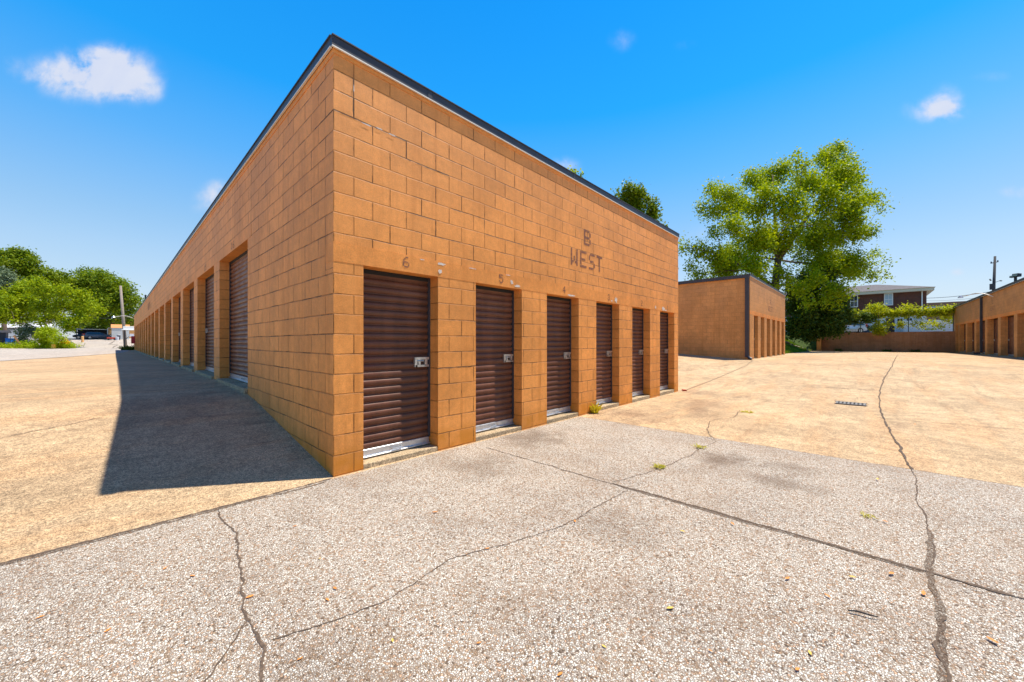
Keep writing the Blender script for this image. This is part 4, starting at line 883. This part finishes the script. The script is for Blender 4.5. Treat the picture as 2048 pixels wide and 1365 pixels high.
for f in ((0, 3, 5, 4), (1, 4, 5, 2), (0, 4, 1), (3, 2, 5), (0, 1, 2, 3)): bm.faces.new([v[i] for i in f])
build('roof', bm, bpy.data.materials['grey_shingle'], gb)

# ------------------------------------------------------------------ vehicles
M_tyre = mat('tyre_rubber', (.02, .02, .02), .8); M_red = mat('red_lens', (.45, .01, .02), .2, 0, .8); M_rim = mat('rim_metal', (.5, .5, .52), .3, .8)
def car(label, loc, rz, colr, group=None, L_=4.3, Hh=1.45, cat='car'):
    o = empty('parked_car', loc, label, cat, group, rz); pm = mat('car_paint', colr, .25, .4, .7)
    hx = L_ / 2; prof = [(-hx, .35), (-hx - .03, .6), (-hx + .05, .95), (-hx + .45, Hh - .05), (-hx + .9, Hh), (.1, Hh), (.95, .98), (hx - .25, .85), (hx, .6), (hx, .35), (hx * .75, .22), (-hx * .75, .22)]
    bm = bmesh.new(); rings = []
    for (y, ins) in ((-.86, .10), (-.80, .02), (-.4, 0), (.4, 0), (.80, .02), (.86, .10)):
        rings.append([bm.verts.new((x * (1 - ins * .25), y * (1 if z < 1.0 else .80), z - (ins * .4 if z > .9 else 0))) for x, z in prof])
    n = len(prof)
    for a, b_ in zip(rings, rings[1:]):
        for k in range(n): bm.faces.new((a[k], a[(k + 1) % n], b_[(k + 1) % n], b_[k]))
    bm.faces.new(rings[0][::-1]); bm.faces.new(rings[-1]); bevel(bm, .03, 2)
    body = build('body', bm, pm, o, smooth=True)
    bm = bmesh.new()
    for s in (-1, 1):
        v = [bm.verts.new((x, s * yy, z)) for x, z, yy in ((-hx + .35, .98, .875), (-hx + .55, Hh - .13, .74), (.05, Hh - .12, .74), (.75, .98, .875))]; bm.faces.new(v)
    for (xa_, za, xb, zb) in ((-hx + .04, .98, -hx + .40, Hh - .10), (.18, Hh - .05, .90, 1.02)):
        sx = -.035 if xa_ < 0 else .045
        v = [bm.verts.new(q) for q in ((xa_ + sx, -.66, za + .03), (xa_ + sx, .66, za + .03), (xb + sx, .6, zb + .03), (xb + sx, -.6, zb + .03))]; bm.faces.new(v)
    build('window_glass', bm, M_glass, o)
    for s in (-1, 1):
        bm = bmesh.new(); box(bm, -hx - .05, -hx + .14, s * .83 - .10, s * .83 + .045, .78, 1.1); bevel(bm, .02, 1); build('tail_light', bm, M_red, o)
        bm = bmesh.new(); box(bm, hx - .15, hx + .02, s * .72 - .13, s * .72 + .13, .62, .76); bevel(bm, .02, 1); build('headlight', bm, M_glassb, o)
        for x in (-hx + .8, hx - .85):
            bm = bmesh.new(); tube(bm, [(x, s * .70, .32), (x, s * .88, .32)], .32, 20); wh = build('wheel', bm, M_tyre, o)
            bm = bmesh.new(); tube(bm, [(x, s * .875, .32), (x, s * .89, .32)], .19, 16); build('rim', bm, M_rim, wh)
    bm = bmesh.new(); box(bm, -hx - .08, -hx + .1, -.8, .8, .35, .55); bevel(bm, .04, 2); build('bumper', bm, pm, o)
    return o
cl = P(1686, 685, 46); cl.z = 2.42
car('silver hatchback with a red tail light parked beyond the hedge and retaining wall', cl, R(133), (.5, .53, .58), Hh=1.58)
cl = P(1722, 685, 51); cl.z = 2.42
car('dark blue grey car parked nose out beside the silver hatchback', cl, R(-35), (.06, .09, .12), Hh=1.35)
cl = P(1746, 685, 55); cl.z = 2.42
car('low white car parked beyond the dark car, mostly hidden by the wall', cl, R(-30), (.6, .62, .68), Hh=1.2)

# ------------------------------------------------------------------ poles
def stick(name, label, p0, p1, r0, r1, m, cat, parent=None):
    o = empty(name, p0, label, cat); bm = bmesh.new(); tube(bm, [(0, 0, -.3), tuple(p1 - p0)], [r0, r1], 10); build('pole', bm, m, o, smooth=True); return o
p0 = P(251.5, 697, 52); p1 = P(241, 572, 52)
stick('leaning_pole', 'bare pale wooden pole leaning left near the far end of the long building', p0, p1, .2, .13, M_wood, 'pole')
p0 = P(1984, 600, 58); p0.z = 2.4; p1 = P(1990, 513, 58)
up = empty('utility_pole', p0, 'dark leaning utility pole with crossarm and street lamp above the right storage roof', 'utility pole')
bm = bmesh.new(); tube(bm, [(0, 0, -.2), tuple(p1 - p0)], [.24, .13], 10); build('pole', bm, M_darkwood, up, smooth=True)
bm = bmesh.new(); a = P(1982, 527, 58) - p0; b_ = P(1996, 524, 58.4) - p0; tube(bm, [tuple(a), tuple(b_)], .07, 6); build('crossarm', bm, M_darkwood, up)
for t_ in (.03, .97):
    q = a.lerp(b_, t_); bm = bmesh.new(); tube(bm, [tuple(q), tuple(q + Vector((0, 0, .25)))], [.09, .06], 8); build('insulator', bm, mat('insulator', (.1, .1, .12), .3) if t_ < .5 else bpy.data.materials['insulator'], up)
bm = bmesh.new(); q = [P(*c) - p0 for c in ((1986.5, 569, 58), (1991, 565, 57.8), (1996, 563, 57.6), (2000, 562, 57.5))]; tube(bm, [tuple(c) for c in q], .035, 6); tube(bm, [tuple(q[-1]), tuple(q[-1] + Vector((.3, -.2, 0)))], .08, 6); build('street_lamp_arm', bm, M_darkwood, up)
bm = bmesh.new(); c = P(1984, 572, 58) - p0; tube(bm, [tuple(c + Vector((0, 0, -.6))), tuple(c + Vector((0, 0, .3)))], .25, 10); c = P(1981, 560, 58) - p0; tube(bm, [tuple(c + Vector((-.1, 0, -.1))), tuple(c + Vector((.3, 0, .1)))], .1, 8); build('transformer', bm, M_darkwood, up)
p0 = P(2031, 600, 33); p0.z = 2.4 if False else .4; p1 = P(2030, 548, 33)
p0 = P(2031, 685, 33); p0.z = .5
fl = empty('floodlight_pole', p0, 'short pole with twin box floodlights behind the right storage building', 'floodlight')
bm = bmesh.new(); tube(bm, [(0, 0, -.2), (0, 0, p1.z - p0.z - .1)], .09, 8); build('pole', bm, M_darkwood, fl)
for (px, py, sx, d_) in ((2033.5, 551, .22, 32.8), (2024.5, 554, .14, 33.4)):
    c = P(px, py, d_) - p0; bm = bmesh.new(); box(bm, -sx * .7, sx * .7, -sx, sx, -sx * .65, sx * .65); bevel(bm, .04, 2)
    h_ = build('floodlight_head', bm, M_darkwood, fl); h_.location = c; h_.rotation_euler = (0, .1, R(-48)); 
    bm = bmesh.new(); box(bm, -sx * .7 - .012, -sx * .7 - .004, -sx * .75, sx * .75, -sx * .45, sx * .45); build('lens', bm, M_alu, h_)
def wire(name, label, a, b_, sag, r_=.018, n=14):
    bm = bmesh.new(); tube(bm, [tuple(a.lerp(b_, k / n) - Vector((0, 0, sag * 4 * (k / n) * (1 - k / n)))) for k in range(n + 1)], r_, 5); o = build(name, bm, M_darkwood); tag(o, label, 'cable')
wire('overhead_cable', 'upper power cable strung from the utility pole to the brick house', P(1985, 583, 58), P(1840, 597, 66), .25, .035)
wire('overhead_cable', 'lower thinner power cable below the upper one right of the house', P(1985, 592, 58), P(1840, 602, 66), .25, .02)
wire('overhead_cable', 'thin pale cable crossing the dark gap between the left trees', P(175, 635.5, 75), P(262, 636, 60), .1, .03)
p0 = P(291, 640, 105); p0.z = 2.0
up2 = empty('utility_pole', p0, 'tiny distant utility pole just above the far end of the long roof', 'utility pole')
bm = bmesh.new(); tube(bm, [(0, 0, 0), tuple(P(291, 590, 105) - p0)], .16, 8); build('pole', bm, M_darkwood, up2)
bm = bmesh.new(); tube(bm, [tuple(P(288.5, 592.5, 105) - p0), tuple(P(293.5, 592, 105) - p0)], .1, 6); tube(bm, [tuple(P(289, 596, 105) - p0), tuple(P(293, 596, 105) - p0)], .08, 6); build('crossarm', bm, M_darkwood, up2)

# ------------------------------------------------------------------ left background things
def gab(o, w_, dep, h, roofh, wm, rm, over=.3):
    bm = bmesh.new(); box(bm, -w_ / 2, w_ / 2, 0, dep, -.3, h); build('wall', bm, wm, o)
    bm = bmesh.new(); v = [bm.verts.new(c) for c in ((-w_ / 2 - over, -over, h), (w_ / 2 + over, -over, h), (w_ / 2 + over, dep + over, h), (-w_ / 2 - over, dep + over, h), (-w_ / 2 - over, dep / 2, h + roofh), (w_ / 2 + over, dep / 2, h + roofh))]
    for f in ((0, 1, 5, 4), (3, 4, 5, 2), (0, 4, 3), (1, 2, 5), (0, 3, 2, 1)): bm.faces.new([v[i] for i in f])
    build('roof', bm, rm, o)
RZ = 0.0     # these things face the yard, towards -Y
def lathed(name, px, d, z, label, cat): return empty(name, at(px, d, z), label, cat, rz=RZ)
M_siding = mat('cream_siding', (.72, .66, .56), .7, noise=.08, nscale=2); M_ltroof = mat('pale_roof', (.62, .63, .68), .5)
hs_ = lathed('cream_house', 22, 66, .5, 'low cream sided house with a pale roof half hidden behind the spreading tree', 'house'); gab(hs_, 8.6, 6, 2.6, .9, M_siding, M_ltroof)
for x in (-3.6, 2.2): 
    bm = bmesh.new(); box(bm, x, x + .7, -.06, -.012, 1.0, 2.0); build('window', bm, M_glass, hs_)
bm = bmesh.new(); 
for k in range(11): box(bm, -4.3, 4.3, -.03, -.002, .3 + k * .2, .3 + k * .24 + .02)
build('siding_line', bm, M_white, hs_)
b1 = lathed('blue_container', 26, 58, .6, 'bright blue bin standing on the grass at the left edge', 'bin')
bm = bmesh.new(); box(bm, -.68, .68, -.4, .4, .05, 1.05); bevel(bm, .04, 2); build('body', bm, mat('blue_plastic', (.015, .22, .75), .4), b1)
bm = bmesh.new(); box(bm, -.72, .72, -.44, .44, 1.05, 1.13); bevel(bm, .02, 1); build('lid', bm, bpy.data.materials['blue_plastic'], b1)
ds = lathed('dark_shed', -6, 57, .5, 'dark grey shed cut off by the left edge of the picture', 'shed'); gab(ds, 1.6, 2, 2.0, .4, mat('dark_siding', (.05, .055, .07), .8), M_metal_dark)
pf = lathed('picket_fence', 12, 56.5, .5, 'thin dark metal railing in front of the cream house', 'fence')
for x in (-1.2, -.4, .4, 1.2):
    bm = bmesh.new(); tube(bm, [(x, 0, 0), (x, 0, 1.5)], .03, 6); build('post', bm, M_darkwood, pf)
bm = bmesh.new(); tube(bm, [(-1.5, 0, 1.4), (2.6, 0, 1.4)], .025, 6); tube(bm, [(-1.5, 0, .3), (2.6, 0, .3)], .025, 6); build('rail', bm, M_darkwood, pf)
pk = lathed('leaning_plank', 48, 50.5, .6, 'orange brown plank leaning in the grey shrub', 'plank')
bm = bmesh.new(); box(bm, -.09, .09, -.02, .02, 0, 1.9); o = build('board', bm, mat('orange_wood', (.5, .24, .11), .8, noise=.15), pk); o.rotation_euler = (.1, R(-26), 0)
def bollard(label, px, d, z, h, r_, colr):
    o = lathed('bollard', px, d, z, label, 'bollard'); bm = bmesh.new(); tube(bm, [(0, 0, -.1), (0, 0, h - .06), (0, 0, h)], [r_, r_, r_ * .6], 14); build('post', bm, mat('bollard_paint', colr, .5, noise=.1), o, smooth=False)
    bm = bmesh.new(); tube(bm, [(0, 0, -.05), (0, 0, .03)], r_ * 1.5, 14); build('base', bm, M_sill, o)
bollard('short yellow orange bollard at the front edge of the grass island', 107.5, 48.6, .5, .62, .2, (.75, .42, .02))
bollard('pale orange bollard in front of the dark carport', 165, 66, 1.0, 1.05, .17, (.75, .40, .14))
wp = lathed('white_post', 139, 51, .5, 'weathered white post right of the round bush', 'post'); bm = bmesh.new(); box(bm, -.22, .22, -.15, .15, -.1, 1.35); bevel(bm, .03, 1); build('post', bm, mat('old_white_paint', (.6, .58, .55), .8, noise=.2, nscale=6), wp); bm = bmesh.new(); box(bm, -.27, .27, -.2, .2, 1.35, 1.42); build('cap', bm, bpy.data.materials['old_white_paint'], wp)
# dark carport with vehicles
cp = lathed('carport', 194, 78, 2.1, 'long dark open carport with a pale roof edge, sheltering cars below the left trees', 'carport')
bm = bmesh.new(); box(bm, -2.9, 2.9, 0, 6, 1.95, 2.1); build('roof', bm, M_metal_dark, cp)
bm = bmesh.new(); box(bm, -2.95, 2.95, -.06, -.002, 1.93, 2.05); build('roof_edge', bm, M_alu, cp)
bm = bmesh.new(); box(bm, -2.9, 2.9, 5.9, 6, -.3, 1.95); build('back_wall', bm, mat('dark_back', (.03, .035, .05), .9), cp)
for x in (-2.8, 0, 2.8):
    bm = bmesh.new(); box(bm, x - .06, x + .06, .05, .17, -.4, 1.95); build('post', bm, M_darkwood, cp)
c1 = at(198, 77, 1.95); car('dark car with pale bumper parked under the carport roof', c1, R(8), (.10, .11, .14))
c1 = at(178, 79, 2.0); car('black car parked at the left end of the carport', c1, R(172), (.02, .02, .03))
ob = lathed('orange_shed', 228, 79, 2.1, 'small orange panelled shed with a white corner post right of the carport', 'shed'); 
gab(ob, 1.7, 2.2, 2.2, .12, mat('orange_panel', (.62, .33, .13), .8), M_white, .05)
bm = bmesh.new(); box(bm, -.98, -.86, -.1, 0.1, -.3, 2.2); build('corner_post', bm, M_white, ob)
wsd = lathed('white_shed', 241, 74, 1.9, 'pale grey panelled shed with an orange roof behind the bare leaning pole', 'shed'); gab(wsd, 2.4, 2.6, 2.3, .7, mat('pale_panel', (.55, .57, .55), .7, noise=.06), mat('orange_roof', (.6, .26, .09), .7), .1)
o3 = lathed('orange_gable_shed', 262, 90, 2.2, 'small tan gabled building peeking above the white canopy', 'shed'); gab(o3, 2.6, 3, 3.6, .6, bpy.data.materials['orange_panel'], bpy.data.materials['orange_roof'], .1)
rk = lathed('red_cart', 223, 72, 1.75, 'low red cart parked before the orange shed', 'cart'); bm = bmesh.new(); box(bm, -.62, .62, -.4, .4, .22, .55); bevel(bm, .05, 2); build('tub', bm, mat('red_paint', (.5, .05, .02), .5), rk)
for x in (-.4, .4):
    bm = bmesh.new(); tube(bm, [(x, -.45, .16), (x, -.36, .16)], .16, 12); build('wheel', bm, M_tyre, rk)
for (px, lab, cc, hh) in ((234.5, 'small white bin beside the red cart', (.6, .62, .68), .6), (237.5, 'small black bin behind the white bin', (.02, .025, .04), .9)):
    bn = lathed('bin', px, 71.5 if hh < .8 else 73, 1.75, lab, 'bin'); bm = bmesh.new(); tube(bm, [(0, 0, 0), (0, 0, hh)], [.2, .26], 12); build('body', bm, mat('bin_plastic', cc, .5), bn); bm = bmesh.new(); tube(bm, [(0, 0, hh), (0, 0, hh + .06)], [.28, .24], 12); build('lid', bm, bpy.data.materials['bin_plastic'], bn)
# white canopy at the end of the long building
cn = lathed('white_canopy', 261, 50, .5, 'small white two tier canopy at the far end of the long building', 'canopy')
bm = bmesh.new(); box(bm, -.85, .85, -.5, 1.5, 2.45, 2.53); box(bm, -.7, .8, -.3, 1.3, 2.53, 2.95); bevel(bm, .02, 1); build('upper_roof', bm, M_white, cn)
bm = bmesh.new(); box(bm, -.15, .85, -.8, .6, 1.6, 1.66); box(bm, -.1, .8, -.7, .5, 1.66, 1.95); bevel(bm, .02, 1); build('lower_roof', bm, M_ltroof, cn)
bm = bmesh.new(); tube(bm, [(-.55, 0, 1.2), (-.1, -.1, 1.62)], .04, 6); tube(bm, [(-.55, 0, -.1), (-.55, 0, 2.45)], .07, 8); tube(bm, [(.6, 0, -.1), (.6, 0, 2.45)], .1, 8); build('braced_post', bm, M_darkwood, cn)
weed('scrappy dark weed at the foot of the far end of the long wall', Vector((-.5, 56.5, .45)), 120, .6, .5, M_leaf_dark, 77)
